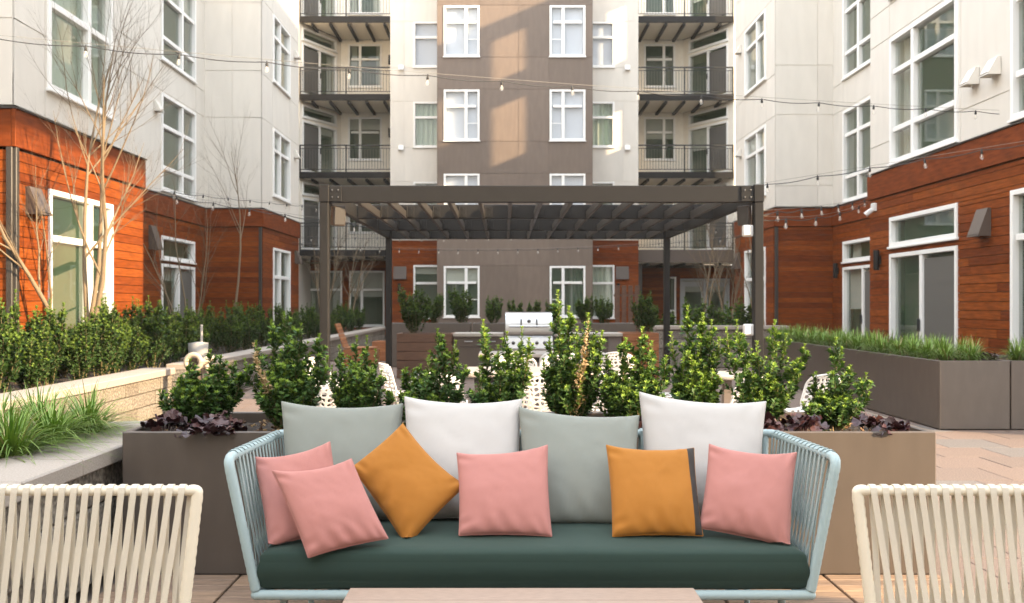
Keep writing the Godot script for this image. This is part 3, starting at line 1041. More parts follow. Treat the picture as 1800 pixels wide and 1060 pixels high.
func recess(b: Node3D, tf: Transform3D, w: float, wx: float, ww: float, cols: Array, ta: Transform3D, wa: float, dx: float, scr_left: bool, F: Array) -> void:
	var h := []
	for f in F:
		h.append(Rect2(wx, f + 0.85, ww, 1.83))
	var wl := wall(b, tf, w, 3.3, 16, h, M.recess)
	for f in F:
		panels(wl, [0.0, w], [f + 0.02, f + 2.75], h, [M.recess])
	for r in h:
		window(b, tf, r, cols, [0.34, 0.66])
	for f in F:
		var lamp := MB.new()
		lamp.cbox(Vector3(w - 0.42 if not scr_left else 0.3, f + 2.0, 0.08), Vector3(0.14, 0.4, 0.13), 0.01)
		obj("wall_lamp", lamp, M.dark_metal, wl)
	h = []
	for f in F:
		h.append(Rect2(dx, f + 0.06, 2.35, 2.05))
		h.append(Rect2(dx, f + 2.24, 2.35, 0.5))
	wl = wall(b, ta, wa, 3.3, 16, h, M.recess)
	for f in F:
		panels(wl, [0.0, wa], [f + 0.02, f + 2.8], h, [M.recess])
	for k in h.size():
		if k % 2 == 0:
			slider(b, ta, h[k], scr_left == false)
		else:
			window(b, ta, h[k], [1.0], [1.0])

# ------------------------------------------------------------------ ground, beds and walls
func bumpy(x0: float, x1: float, z0: float, z1: float, y: float, amp: float, nx: int, nz: int) -> MB:
	var f := FastNoiseLite.new()
	f.seed = 5
	f.frequency = 1.4
	var pos := []
	for j in nz + 1:
		for i in nx + 1:
			var x := lerpf(x0, x1, float(i) / nx)
			var z := lerpf(z0, z1, float(j) / nz)
			pos.append(Vector3(x, y + amp * f.get_noise_2d(x * 3, z * 3), z))
	var mb := MB.new()
	mb.grid(nx, nz, pos, Vector2(1, 1))
	return mb

func chips(x0: float, x1: float, z0: float, z1: float, y: float, count: int) -> MB:
	var mb := MB.new()
	for i in count:
		var b := Basis(Vector3(R(-1, 1), R(-1, 1), R(-1, 1)).normalized(), R(0, TAU))
		mb.box(Vector3(R(x0, x1), y + R(-0.004, 0.012), R(z0, z1)), Vector3(R(0.012, 0.035), R(0.004, 0.009), R(0.008, 0.016)), b)
	return mb

func paving() -> void:
	var g := MB.new()
	g.quad(Vector3(-60, -0.06, 40), Vector3(60, -0.06, 40), Vector3(60, -0.06, -80), Vector3(-60, -0.06, -80))
	struct("ground", g, M.ground)
	var court := Node3D.new()
	court.name = "courtyard_paving"
	add_child(court)
	court.set_meta("kind", "structure")
	var rest := MB.new()
	var cells := []
	var s := 0.62
	for j in range(0, 56):
		for i in range(-9, 14):
			var x := i * s + 0.11 + (0.0 if j % 2 == 0 else s * 0.5)
			var z := -2.2 - j * s
			if x < -4.35 or x > 7.2:
				continue
			var xa := x - s * 0.5 + 0.004
			if z > -5.4 and x + s * 0.5 > -2.1:
				xa = maxf(xa, 2.29)
			if x + s * 0.5 - xa < 0.03 or z > -6.0 and x < -2.0:
				continue
			cells.append([Vector2((xa + x + s * 0.5 - 0.004) * 0.5, z), x + s * 0.5 - 0.004 - xa])
	cells.sort_custom(func(a, c): return a[0].length() < c[0].length())
	var k := 0
	for cell in cells:
		var c: Vector2 = cell[0]
		var pw: float = cell[1]
		var w := s - 0.008
		if k < 290:
			var mb := MB.new()
			mb.cbox(Vector3(c.x, -0.025 + R(-0.0015, 0.0015), c.y), Vector3(pw, 0.05, w), 0.004)
			obj("paver", mb, M.paver[3] if rng.randf() < 0.12 else M.paver[rng.randi() % 3], court)
		else:
			rest.box(Vector3(c.x, -0.025, c.y), Vector3(pw, 0.05, w))
		k += 1
	obj("distant_pavers", rest, M.paver[0], court, "stuff")
	# timber deck tiles under the sofa
	var deck := Node3D.new()
	deck.name = "deck"
	add_child(deck)
	deck.set_meta("kind", "structure")
	for j in 6:
		for i in 7:
			var x0 := 1.674 - 0.61 * 6 + 0.61 * i
			var z0 := -5.22 + 0.61 * j
			var tile := Node3D.new()
			tile.name = "deck_tile"
			deck.add_child(tile, true)
			var base := MB.new()
			base.box(Vector3(x0 + 0.305, -0.022, z0 + 0.305), Vector3(0.6, 0.02, 0.6))
			obj("tile_base", base, M.black, tile)
			if j < 3:
				for q in 6:
					var mb := MB.new()
					mb.cbox(Vector3(x0 + 0.305, 0.002 + R(-0.001, 0.001), z0 + 0.0525 + q * 0.1005), Vector3(0.598, 0.024, 0.093), 0.004, Basis.IDENTITY, Vector2(R(0, 9), R(0, 9)))
					obj("slat", mb, M.slat[rng.randi() % 3], tile)
			else:
				var all := MB.new()
				for q in 6:
					all.box(Vector3(x0 + 0.305, 0.002, z0 + 0.0525 + q * 0.1005), Vector3(0.598, 0.024, 0.093), Basis.IDENTITY, Vector2(R(0, 9), R(0, 9)))
				obj("slats", all, M.slat[0], tile, "stuff")

# a low block wall along z (or x) with cap stones
func block_run(w: Node3D, a: Vector3, b: Vector3, side: Vector3, top: float, courses: int, th: float, cap_w: float, bl: float, cap_l: float) -> void:
	var d := (b - a)
	var L := d.length()
	d = d.normalized()
	var bas := Basis(d, Vector3.UP, d.cross(Vector3.UP))
	var capt := 0.085
	var ch := (top - capt) / courses
	for r in courses:
		var x := -bl * (0.5 if r % 2 else 0.0)
		while x < L - 0.02:
			var xa := maxf(x, 0.0)
			var xb := minf(x + bl, L)
			if xb - xa > 0.04:
				var mb := MB.new()
				var pr := R(-0.008, 0.010)
				mb.cbox(a + d * (xa + xb) * 0.5 + side * pr + Vector3(0, ch * (r + 0.5), 0), Vector3(xb - xa - 0.006, ch - 0.006, th), 0.012, bas)
				obj("block", mb, M.block[rng.randi() % 3], w)
			x += bl
	var x2 := 0.0
	while x2 < L - 0.05:
		var l := minf(cap_l, L - x2)
		if L - x2 - l < 0.15:
			l = L - x2
		var mb := MB.new()
		mb.cbox(a + d * (x2 + l * 0.5) + Vector3(0, top - capt * 0.5, 0), Vector3(l - 0.004, capt, cap_w), 0.008, bas)
		obj("cap_stone", mb, M.cap, w)
		x2 += l

func walls_and_beds() -> void:
	var w := thing("block_wall", "tan block seat wall with pale cap stones at the lower left beside the grass", "wall")
	block_run(w, Vector3(-2.27, 0, -2.4), Vector3(-2.27, 0, -6.5), Vector3(1, 0, 0), 0.67, 3, 0.34, 0.42, 0.4, 0.62)
	block_run(w, Vector3(-2.49, 0, -6.3), Vector3(-4.6, 0, -6.3), Vector3(0, 0, 1), 0.665, 3, 0.34, 0.42, 0.4, 0.62)
	var w2 := thing("block_wall", "long pale block retaining wall below the hedge, running along the left wing", "wall")
	block_run(w2, Vector3(-4.55, 0, -6.0), Vector3(-4.55, 0, -13.2), Vector3(1, 0, 0), 0.59, 3, 0.3, 0.4, 0.4, 0.9)
	block_run(w2, Vector3(-4.55, 0, -14.0), Vector3(-4.55, 0, -37.0), Vector3(1, 0, 0), 0.59, 3, 0.3, 0.4, 0.4, 0.9)
	var w3 := thing("block_wall", "short pale stone wall behind the right rear pergola post", "wall")
	block_run(w3, Vector3(3.4, 0, -22.5), Vector3(6.4, 0, -22.5), Vector3(0, 0, 1), 0.95, 4, 0.3, 0.4, 0.4, 0.9)
	var soil := bumpy(-4.7, -2.4, -6.2, -2.3, 0.6, 0.02, 30, 40)
	obj("soil", soil, M.soil, null, "structure")
	soil = bumpy(-8.2, -4.65, -37, -5.0, 0.5, 0.03, 30, 160)
	obj("soil", soil, M.soil, null, "structure")
	var mu := chips(-4.4, -2.45, -6.1, -2.6, 0.61, 500)
	obj("bark_mulch", mu, M.chip[0], null, "stuff")
	var hp := thing("hose_reel", "beige hose reel on a post in the gap of the long block wall", "hose reel", Vector3(-4.15, 0, -13.4))
	var ring := MB.new()
	var pts := []
	for i in 25:
		var a := TAU * i / 24.0
		pts.append(Vector3(0.10 * cos(a) + 0.02, 0.66 + 0.10 * sin(a), 0.14))
	ring.tube(pts, 0.035, 8, false)
	obj("reel", ring, M.hose, hp)
	var ho := MB.new()
	ho.tube([Vector3(0.08, 0.64, 0.1), Vector3(0.16, 0.68, 0.06), Vector3(0.26, 0.72, 0.02)], 0.05, 8)
	ho.tube([Vector3(0.16, 0.62, 0.05), Vector3(0.24, 0.4, 0.02), Vector3(0.25, 0.05, 0.0)], 0.035, 8)
	obj("hose", ho, M.hose, hp)
	var hpst := MB.new()
	hpst.cbox(Vector3(0, 0.33, 0), Vector3(0.16, 0.66, 0.16), 0.01)
	hpst.cbox(Vector3(0, 0.69, 0), Vector3(0.34, 0.05, 0.2), 0.01)
	obj("post", hpst, M.hood, hp)
	var ub := thing("utility_box", "white tapered box standing in the hedge behind the hose reel", "box", Vector3(-4.66, 0.5, -15.2))
	var um := MB.new()
	um.lathe([Vector2(0.001, 0.0), Vector2(0.15, 0.0), Vector2(0.17, 0.34), Vector2(0.001, 0.36)], 4, Vector3.ZERO, Basis(Vector3.UP, PI / 4))
	obj("case", um, M.hose_box, ub)
	var us := MB.new()
	us.tube([Vector3(0.05, 0.35, 0), Vector3(0.05, 0.62, 0)], 0.02, 8)
	obj("rod", us, M.hose_box, ub)

func planter_box(called: String, label: String, x0: float, x1: float, z0: float, z1: float, h: float, soil_y: float, m: Material, group := "", skirt := true) -> Node3D:
	var p := thing(called, label, "planter", Vector3((x0 + x1) * 0.5, 0, (z0 + z1) * 0.5), 0.0, group)   # z0 nearer the camera
	var hx := (x1 - x0) * 0.5
	var hz := absf(z0 - z1) * 0.5
	var t := 0.035
	for s in [[Vector3(0, h * 0.5, hz - t * 0.5), Vector3(hx * 2, h - 0.012, t)], [Vector3(0, h * 0.5, -hz + t * 0.5), Vector3(hx * 2, h - 0.012, t)], [Vector3(-hx + t * 0.5, h * 0.5, 0), Vector3(t, h - 0.012, hz * 2 - 2 * t - 0.004)], [Vector3(hx - t * 0.5, h * 0.5, 0), Vector3(t, h - 0.012, hz * 2 - 2 * t - 0.004)]]:
		var mb := MB.new()
		mb.cbox(s[0] + Vector3(0, 0.006, 0), s[1], 0.006)
		obj("side_panel", mb, m, p)
	var so := bumpy(-hx + t, hx - t, -hz + t, hz - t, soil_y, 0.018, 60, 16)
	obj("soil", so, M.soil, p, "stuff")
	for k in 3:
		obj("mulch_chips", chips(-hx + t, hx - t, -hz + t, hz - t, soil_y + 0.004, int(hx * hz * 380)), M.chip[k], p, "stuff")
	return p

# ------------------------------------------------------------------ plants
func stem_leaves(fo: MB, pts: Array, l: float, step: float, from: float, dark: Color, tip: Color, tip_share: float) -> void:
	var total := 0.0
	for i in pts.size() - 1:
		total += (pts[i + 1] - pts[i]).length()
	var run := 0.0
	var nextp := total * from
	var ang := R(0, TAU)
	for i in pts.size() - 1:
		var a: Vector3 = pts[i]
		var b: Vector3 = pts[i + 1]
		var sl := (b - a).length()
		var d := (b - a) / maxf(sl, 1e-5)
		var s1 := d.cross(Vector3(0.3, 0.2, 1.0)).normalized()
		var s2 := d.cross(s1)
		while nextp < run + sl:
			var p := a + d * (nextp - run)
			var t := nextp / total
			var young := clampf((t - (1.0 - tip_share)) / maxf(tip_share, 0.01), 0.0, 1.0)
			for k in 2:
				var q := ang + PI * k + R(-0.4, 0.4)
				var o := s1 * cos(q) + s2 * sin(q)
				var ld := (o * R(0.7, 1.0) + d * R(0.35, 0.9)).normalized()
				var cl := dark.lerp(tip, clampf(young + R(-0.2, 0.2), 0, 1)) * R(0.75, 1.25)
				fo.tint = Color(cl.r, cl.g, cl.b, 1)
				var sz := l * R(0.75, 1.2) * (1.0 - 0.35 * young)
				fo.leaf(p, ld, (d + o * -0.2).normalized(), sz, sz * R(0.46, 0.60), R(0.0, 0.2))
			ang += 2.2
			nextp += step * R(0.8, 1.2)
		run += sl
	# rosette at the end
	var e: Vector3 = pts[pts.size() - 1]
	var de := (e - Vector3(pts[pts.size() - 2])).normalized()
	for k in 5:
		var q := k * TAU / 5
		var o := de.cross(Vector3(0.2, 0.1, 1)).normalized().rotated(de, q)
		var cl := dark.lerp(tip, 0.8 if tip_share > 0.02 else 0.1) * R(0.85, 1.2)
		fo.tint = Color(cl.r, cl.g, cl.b, 1)
		fo.leaf(e, (o * 0.6 + de).normalized(), (de - o * 0.6).normalized(), l * 0.75, l * 0.32, 0.1)

# spikes: Vector3(x reach, z reach, height) of each leading stem
func shrub_parts(spikes: Array, leaf: float, step: float, twig: float, dark: Color, tip: Color, tip_share: float, bare := 0.12) -> Array:
	var fo := MB.new()
	fo.tinted = true
	var st := MB.new()
	for s in spikes:
		var base := Vector3(s.x * 0.22 + R(-0.02, 0.02), 0, s.y * 0.22 + R(-0.02, 0.02))
		var pts := []
		var seg := 7
		var bend := Vector3(R(-0.02, 0.02), 0, R(-0.02, 0.02))
		for i in seg + 1:
			var t := float(i) / seg
			var o := 1.0 - pow(1.0 - t, 1.7)
			pts.append(base + Vector3((s.x - base.x) * o, s.z * t, (s.y - base.z) * o) + bend * sin(t * PI * 1.5))
		var rad := []
		for i in seg + 1:
			rad.append(lerpf(0.0065, 0.002, float(i) / seg))
		st.tube(pts, rad, 5, false)
		stem_leaves(fo, pts, leaf, step, bare, dark, tip, tip_share)
		# side twigs
		var nt := int(s.z / 0.024)
		for k in nt:
			var t := R(0.24, 0.90)
			var fi := t * seg
			var i0 := int(fi)
			var p: Vector3 = pts[i0].lerp(pts[i0 + 1], fi - i0)
			var a := R(0, TAU)
			var dir := (Vector3(cos(a), R(0.5, 1.3), sin(a))).normalized()
			var ln := twig * R(0.5, 1.2) * (1.15 - t)
			var tw := [p, p + dir * ln * 0.5, p + (dir + Vector3(0, 0.25, 0)) * ln]
			st.tube(tw, 0.0016, 4, false)
			stem_leaves(fo, tw, leaf, step * 1.05, 0.15, dark, tip, tip_share * 0.7 if t > 0.45 else 0.0)
	return [fo, st]

func spread(spk: Array, fill0: int, r: float, h: float) -> Array:   # the named leaders plus lower filling stems
	var out := []
	for s in spk:
		out.append(Vector3(s[0], R(-0.12, 0.12), s[1]))
	var fill := int(fill0 * 2.0) + 8
	for k in fill:
		var a := R(0, TAU)
		var q := r * 0.80 * sqrt(R(0.05, 1.0))
		out.append(Vector3(q * cos(a), q * sin(a) * 0.8, h * R(0.55, 1.0) * (1.0 - 0.35 * q / r)))
	return out

func place_shrub(label: String, group: String, at: Vector3, spikes: Array, leaf := 0.027, step := 0.0135, twig := 0.13, tip_share := 0.28, called := "shrub", dead := []) -> Node3D:
	var dark := Color(0.052, 0.106, 0.027)
	var tip := Color(0.27, 0.38, 0.058)
	var o := thing(called, label, "shrub", at, 0.0, group)
	var p := shrub_parts(spikes, leaf * 1.45, step * 0.92, twig, dark, tip, tip_share)
	obj("foliage", p[0], M.leaf, o, "stuff")
	obj("stems", p[1], M.stem, o, "stuff")
	if not dead.is_empty():
		var tan := Color(0.42, 0.30, 0.17)
		var q := shrub_parts(dead, leaf * 1.1, step * 1.3, twig * 0.4, tan, tan * 1.2, 0.3)
		var w := obj("withered_shoot", q[0], M.leaf_dull, o, "stuff")
		w.set_meta("label", "dry tan withered shoot among the green stems")
	return o

func heuchera_leaf(r: float) -> MB:
	var mb := MB.new()
	var cnt := 35
	var c := mb.vert(Vector3(0, 0, 0), Vector3.UP, Vector2(0.5, 0.5))
	var ids := []
	var wob := R(0, TAU)
	for i in cnt + 1:
		var a := 0.35 + (TAU - 0.7) * i / cnt
		var rr := r * (0.80 + 0.20 * absf(cos(a * 3.5 + 0.3)) + 0.05 * sin(a * 19.0 + wob))
		var y := 0.18 * r * sin(a * 5.0 + wob) + 0.16 * r
		var p := Vector3(rr * cos(a), y, rr * sin(a))
		ids.append(mb.vert(p, Vector3(-cos(a) * 0.3, 1, -sin(a) * 0.3).normalized(), Vector2(0.5 + 0.5 * cos(a), 0.5 + 0.5 * sin(a))))
	for i in cnt:
		mb.tri(c, ids[i + 1], ids[i])
	return mb

func heuchera(label: String, at: Vector3, spread_r: float, count: int) -> void:
	var o := thing("heuchera", label, "plant", at, 0.0, "purple leaved plants in the metal planter")
	var shapes := [heuchera_leaf(0.042).mesh(), heuchera_leaf(0.05).mesh(), heuchera_leaf(0.036).mesh()]
	var stalks := MB.new()
	for k in count:
		var a := R(0, TAU)
		var q := spread_r * sqrt(R(0.02, 1.0))
		var p := Vector3(q * cos(a), 0.035 + 0.06 * (1.0 - q / spread_r) + R(0, 0.035), q * sin(a))
		var l := obj("leaf", shapes[k % 3], M.heuchera[rng.randi() % 3], o)
		l.position = p
		l.rotation = Vector3(R(-0.5, 0.5) + 0.5 * sin(a), R(0, TAU), R(-0.5, 0.5) - 0.3 * cos(a))
		stalks.tube([Vector3(p.x * 0.2, -0.01, p.z * 0.2), Vector3(p.x * 0.6, p.y * 0.8, p.z * 0.6), p], 0.0018, 4, false)
	obj("stalks", stalks, M.heuchera[0], o, "stuff")

func grass_blades(count: int, len: float, reach: float, width: float) -> MB:
	var mb := MB.new()
	mb.tinted = true
	for i in count:
		var a := R(0, TAU)
		var dir := Vector3(cos(a), 0, sin(a))
		var l := len * R(0.55, 1.1)
		var out := reach * R(0.15, 1.0)
		var base := dir * R(0, 0.05) + Vector3(R(-0.03, 0.03), 0, R(-0.03, 0.03))
		var dead := rng.randf() < 0.05
		var g := Color(0.12, 0.22, 0.04).lerp(Color(0.26, 0.36, 0.08), rng.randf())
		if dead:
			g = Color(0.42, 0.33, 0.17)
		mb.tint = g
		var side := Vector3(-dir.z, 0, dir.x)
		var prev := []
		var seg := 6
		for k in seg + 1:
			var t := float(k) / seg
			var y := l * (t - 0.92 * pow(out / reach, 0.8) * t * t)
			var p := base + dir * out * pow(t, 1.6) + Vector3(0, y, 0)
			var w := width * (1.0 - pow(t, 2.2)) * 0.5 + 0.0006
			var nn := (Vector3.UP * 0.6 + dir * -0.5 + side * R(-0.1, 0.1)).normalized()
			var i0 := mb.vert(p - side * w, nn, Vector2(0, t))
			mb.vert(p + side * w, nn, Vector2(1, t))
			if k > 0:
				mb.tri(prev[0], prev[0] + 1, i0 + 1)
				mb.tri(prev[0], i0 + 1, i0)
			prev = [i0]
	return mb

func branch(mb: MB, tw: MB, p: Vector3, d: Vector3, l: float, r: float, depth: int) -> void:
	var pts := [p]
	var rad := [r]
	var seg := 6
	var dd := d
	for i in seg:
		dd = (dd + Vector3(R(-0.12, 0.12), R(-0.02, 0.1), R(-0.12, 0.12))).normalized()
		pts.append(pts[i] + dd * l / seg)
		rad.append(r * (1.0 - 0.85 * float(i + 1) / seg))
	(mb if r > 0.008 else tw).tube(pts, rad, 6 if r > 0.012 else 4, false)
	if depth <= 0:
		return
	var kids := 8 if depth > 1 else 6
	for k in kids:
		var t := R(0.28, 0.98)
		var fi := t * seg
		var i0 := mini(int(fi), seg - 1)
		var q: Vector3 = pts[i0].lerp(pts[i0 + 1], fi - i0)
		var a := R(0, TAU)
		var td: Vector3 = (pts[i0 + 1] - pts[i0]).normalized()
		var o := td.cross(Vector3(0.3, 0.1, 1)).normalized().rotated(td, a)
		var nd := (td * R(0.75, 1.0) + o * R(0.35, 0.7) + Vector3(0, 0.15, 0)).normalized()
		branch(mb, tw, q, nd, l * R(0.32, 0.55) * (1.2 - 0.5 * t), rad[i0] * R(0.4, 0.6), depth - 1)

func bare_tree(label: String, at: Vector3, stems: Array, r: float, depth := 3) -> void:
	var o := thing("bare_tree", label, "tree", at)
	var mb := MB.new()
	var tw := MB.new()
	for s in stems:   # Vector3(lean x, height, lean z)
		branch(mb, tw, Vector3(s.x * 0.04, -0.05, s.z * 0.04), s.normalized(), s.length(), r * R(0.8, 1.1), depth)
	obj("trunk", mb, M.bark, o)
	obj("twigs", tw, M.twig, o, "stuff")

# ------------------------------------------------------------------ pergola and string lights
func pergola() -> void:
	var p := thing("pergola", "dark bronze steel pergola with open slatted roof over the dining tables", "pergola")
	var xs := [-2.107, 3.0]
	for x in xs:
		for z in [-11.75, -18.3]:
			var mb := MB.new()
			mb.cbox(Vector3(x, 1.315, z), Vector3(0.105, 2.63, 0.14), 0.008)
			obj("post", mb, M.dark_metal, p)
			var bp := MB.new()
			bp.cbox(Vector3(x, 0.008, z), Vector3(0.24, 0.016, 0.26), 0.004)
			obj("base_plate", bp, M.dark_metal, p)
			var cb := MB.new()
			cb.cbox(Vector3(x, 2.735, z), Vector3(0.115, 0.205, 0.16), 0.006)
			obj("corner_cap", cb, M.dark_metal, p)
	for z in [-11.75, -14.0, -16.25, -18.3]:
		var bm := MB.new()
		bm.cbox(Vector3(0.4465, 2.73, z), Vector3(4.985, 0.195, 0.075), 0.006)
		bm.cbox(Vector3(0.4465, 2.64, z - 0.03), Vector3(4.97, 0.014, 0.11), 0.003)
		bm.cbox(Vector3(0.4465, 2.823, z - 0.03), Vector3(4.97, 0.014, 0.11), 0.003)
		obj("cross_beam", bm, M.dark_metal, p)
	for x in xs:
		var sb := MB.new()
		sb.cbox(Vector3(x, 2.73, -15.025), Vector3(0.075, 0.19, 6.3), 0.006)
		obj("side_beam", sb, M.dark_metal, p)
	var n := 14
	for i in range(1, n):
		var x: float = lerpf(xs[0], xs[1], float(i) / n)
		for q in [[-11.83, -13.95], [-14.06, -16.2], [-16.31, -18.25]]:
			var jm := MB.new()
			jm.cbox(Vector3(x, 2.685, (q[0] + q[1]) * 0.5), Vector3(0.045, 0.10, q[0] - q[1]), 0.004)
			obj("slat", jm, M.bronze, p)
		for z in [-13.955, -16.205, -18.255]:
			var br := MB.new()
			br.cbox(Vector3(x + 0.075, 2.725, z + 0.006), Vector3(0.10, 0.15, 0.012), 0.003)
			br.cbox(Vector3(x + 0.03, 2.725, z + 0.05), Vector3(0.012, 0.15, 0.09), 0.003)
			for b in [-0.045, 0.045]:
				br.cbox(Vector3(x + 0.085, 2.725 + b, z + 0.017), Vector3(0.018, 0.018, 0.012), 0.004)
			obj("bracket", br, M.dark_metal, p)
	for s in [0, 1]:
		var sg := 1.0 if s == 0 else -1.0
		var x: float = xs[s] + sg * 0.13
		var pl := MB.new()
		pl.cbox(Vector3(x, 2.73, -11.70), Vector3(0.15, 0.18, 0.016), 0.003)
		obj("gusset_plate", pl, M.dark_metal, p)
		for dx in [-0.035, 0.035]:
			for dy in [-0.042, 0.042]:
				var bo := MB.new()
				bo.lathe([Vector2(0.011, 0), Vector2(0.011, 0.008), Vector2(0.006, 0.014), Vector2(0.001, 0.015)], 8, Vector3(x + dx, 2.73 + dy, -11.692), Basis(Vector3.RIGHT, PI / 2))
				obj("bolt", bo, M.steel_dark, p)
	for s in [0, 1]:
		var sx := -1.97 if s == 0 else 2.87
		var sp := thing("speaker", "small grey loudspeaker bracketed inside the %s front pergola post" % ["left", "right"][s], "speaker", Vector3(sx, 2.485, -11.86), 0.5 if s == 0 else -0.5, "pergola loudspeakers")
		var mb := MB.new()
		mb.cbox(Vector3.ZERO, Vector3(0.15, 0.235, 0.12), 0.012, Basis(Vector3.RIGHT, 0.12))
		obj("cabinet", mb, M.hood, sp)
		var gr := MB.new()
		gr.cbox(Vector3(0, -0.006, 0.062), Vector3(0.13, 0.21, 0.008), 0.004, Basis(Vector3.RIGHT, 0.12))
		obj("front_grille", gr, M.bronze, sp)
		var bk := MB.new()
		bk.cbox(Vector3(0, 0.0, -0.09), Vector3(0.05, 0.12, 0.07), 0.006)
		obj("bracket", bk, M.black, sp)
	for q in [[2.89, 2.30, "white weatherproof outlet box under the right loudspeaker"], [2.90, 1.13, "white outlet box low on the right front pergola post"]]:
		var ob := thing("outlet_box", q[2], "outlet box", Vector3(q[0], q[1], -11.78))
		var mb := MB.new()
		mb.cbox(Vector3(0, 0, 0), Vector3(0.12, 0.135, 0.09), 0.012)
		obj("case", mb, M.white_metal, ob)
		var ld := MB.new()
		ld.cbox(Vector3(-0.02, 0, 0.056), Vector3(0.085, 0.12, 0.03), 0.012)
		obj("lid", ld, M.white_metal, ob)

func string_light(label: String, a: Vector3, b: Vector3, sag: float, spacing: float, first: float, scale: float, wire_up := 0.06) -> void:
	var o := thing("string_light", label, "string lights")
	var n := 40
	var cp := []
	var wp := []
	var L := (b - a).length()
	var bulbs := []
	var s := first
	while s < L - 0.1:
		bulbs.append(s)
		s += spacing
	for i in n * 4 + 1:
		var t := float(i) / (n * 4)
		var q := a.lerp(b, t) - Vector3(0, sag * 4 * t * (1 - t), 0)
		var loc := fposmod(t * L - first, spacing) / spacing
		cp.append(q - Vector3(0, 0.028 * sin(loc * PI), 0))
		if i % 4 == 0:
			wp.append(q + Vector3(0, 0.012 + wire_up * 0.25, 0))
	var c := MB.new()
	c.tube(cp, 0.0068 * scale, 5, false)
	obj("cable", c, M.cable, o)
	var w := MB.new()
	w.tube(wp, 0.0030 * scale, 5, false)
	obj("support_wire", w, M.wire, o)
	var so := MB.new()
	so.lathe([Vector2(0.001, -0.052), Vector2(0.019, -0.052), Vector2(0.021, -0.02), Vector2(0.014, 0.0), Vector2(0.008, 0.03), Vector2(0.001, 0.032)], 10, Vector3.ZERO)
	var bu := MB.new()
	bu.lathe([Vector2(0.001, -0.145), Vector2(0.018, -0.138), Vector2(0.030, -0.118), Vector2(0.029, -0.095), Vector2(0.017, -0.065), Vector2(0.014, -0.05)], 12, Vector3.ZERO)
	var fi := MB.new()
	fi.tube([Vector3(0, -0.05, 0), Vector3(0, -0.085, 0)], 0.005, 6)
	fi.tube([Vector3(-0.008, -0.085, 0), Vector3(-0.01, -0.12, 0), Vector3(0.01, -0.12, 0), Vector3(0.008, -0.085, 0)], 0.0018, 5, false)
	for q in [so, bu, fi]:
		for i in q.v.size():
			q.v[i] *= scale * 0.95
	var sm := so.mesh()
	var bm := bu.mesh()
	var fm := fi.mesh()
	for d in bulbs:
		var t: float = d / L
		var q := a.lerp(b, t) - Vector3(0, sag * 4 * t * (1 - t) + 0.01, 0)
		var h := Node3D.new()
		h.name = "lamp_holder"
		o.add_child(h, true)
		h.position = q
		h.rotation = Vector3(R(-0.12, 0.12), R(0, 3), R(-0.12, 0.12))
		obj("socket", sm, M.cable, h)
		obj("bulb", bm, M.bulb, h)
		obj("filament", fm, M.filament, h)

# ------------------------------------------------------------------ courtyard furniture
const PROFILE := [Vector2(0.26, 0.435), Vector2(0.12, 0.42), Vector2(-0.06, 0.41), Vector2(-0.17, 0.435), Vector2(-0.235, 0.52), Vector2(-0.27, 0.62), Vector2(-0.295, 0.72), Vector2(-0.31, 0.81)]

func chair_point(u: float, v: float) -> Vector3:
	var f := clampf(v, 0, 1) * (PROFILE.size() - 1)
	var i := mini(int(f), PROFILE.size() - 2)
	var t := f - i
	var p0: Vector2 = PROFILE[maxi(i - 1, 0)]
	var p1: Vector2 = PROFILE[i]
	var p2: Vector2 = PROFILE[i + 1]
	var p3: Vector2 = PROFILE[mini(i + 2, PROFILE.size() - 1)]
	var p := p1.cubic_interpolate(p2, p0, p3, t)
	var hw := lerpf(0.245, 0.275, sin(v * PI))
	if v > 0.82:
		hw *= 1.0 - 0.30 * pow((v - 0.82) / 0.18, 2.0)
	var back := smoothstep(0.35, 0.65, v)
	var c := pow(absf(u), 2.6)
	return Vector3(u * hw, p.y + c * 0.075 * (1.0 - back) - (0.03 * u * u * smoothstep(0.8, 1.0, v)), p.x + c * 0.10 * back)

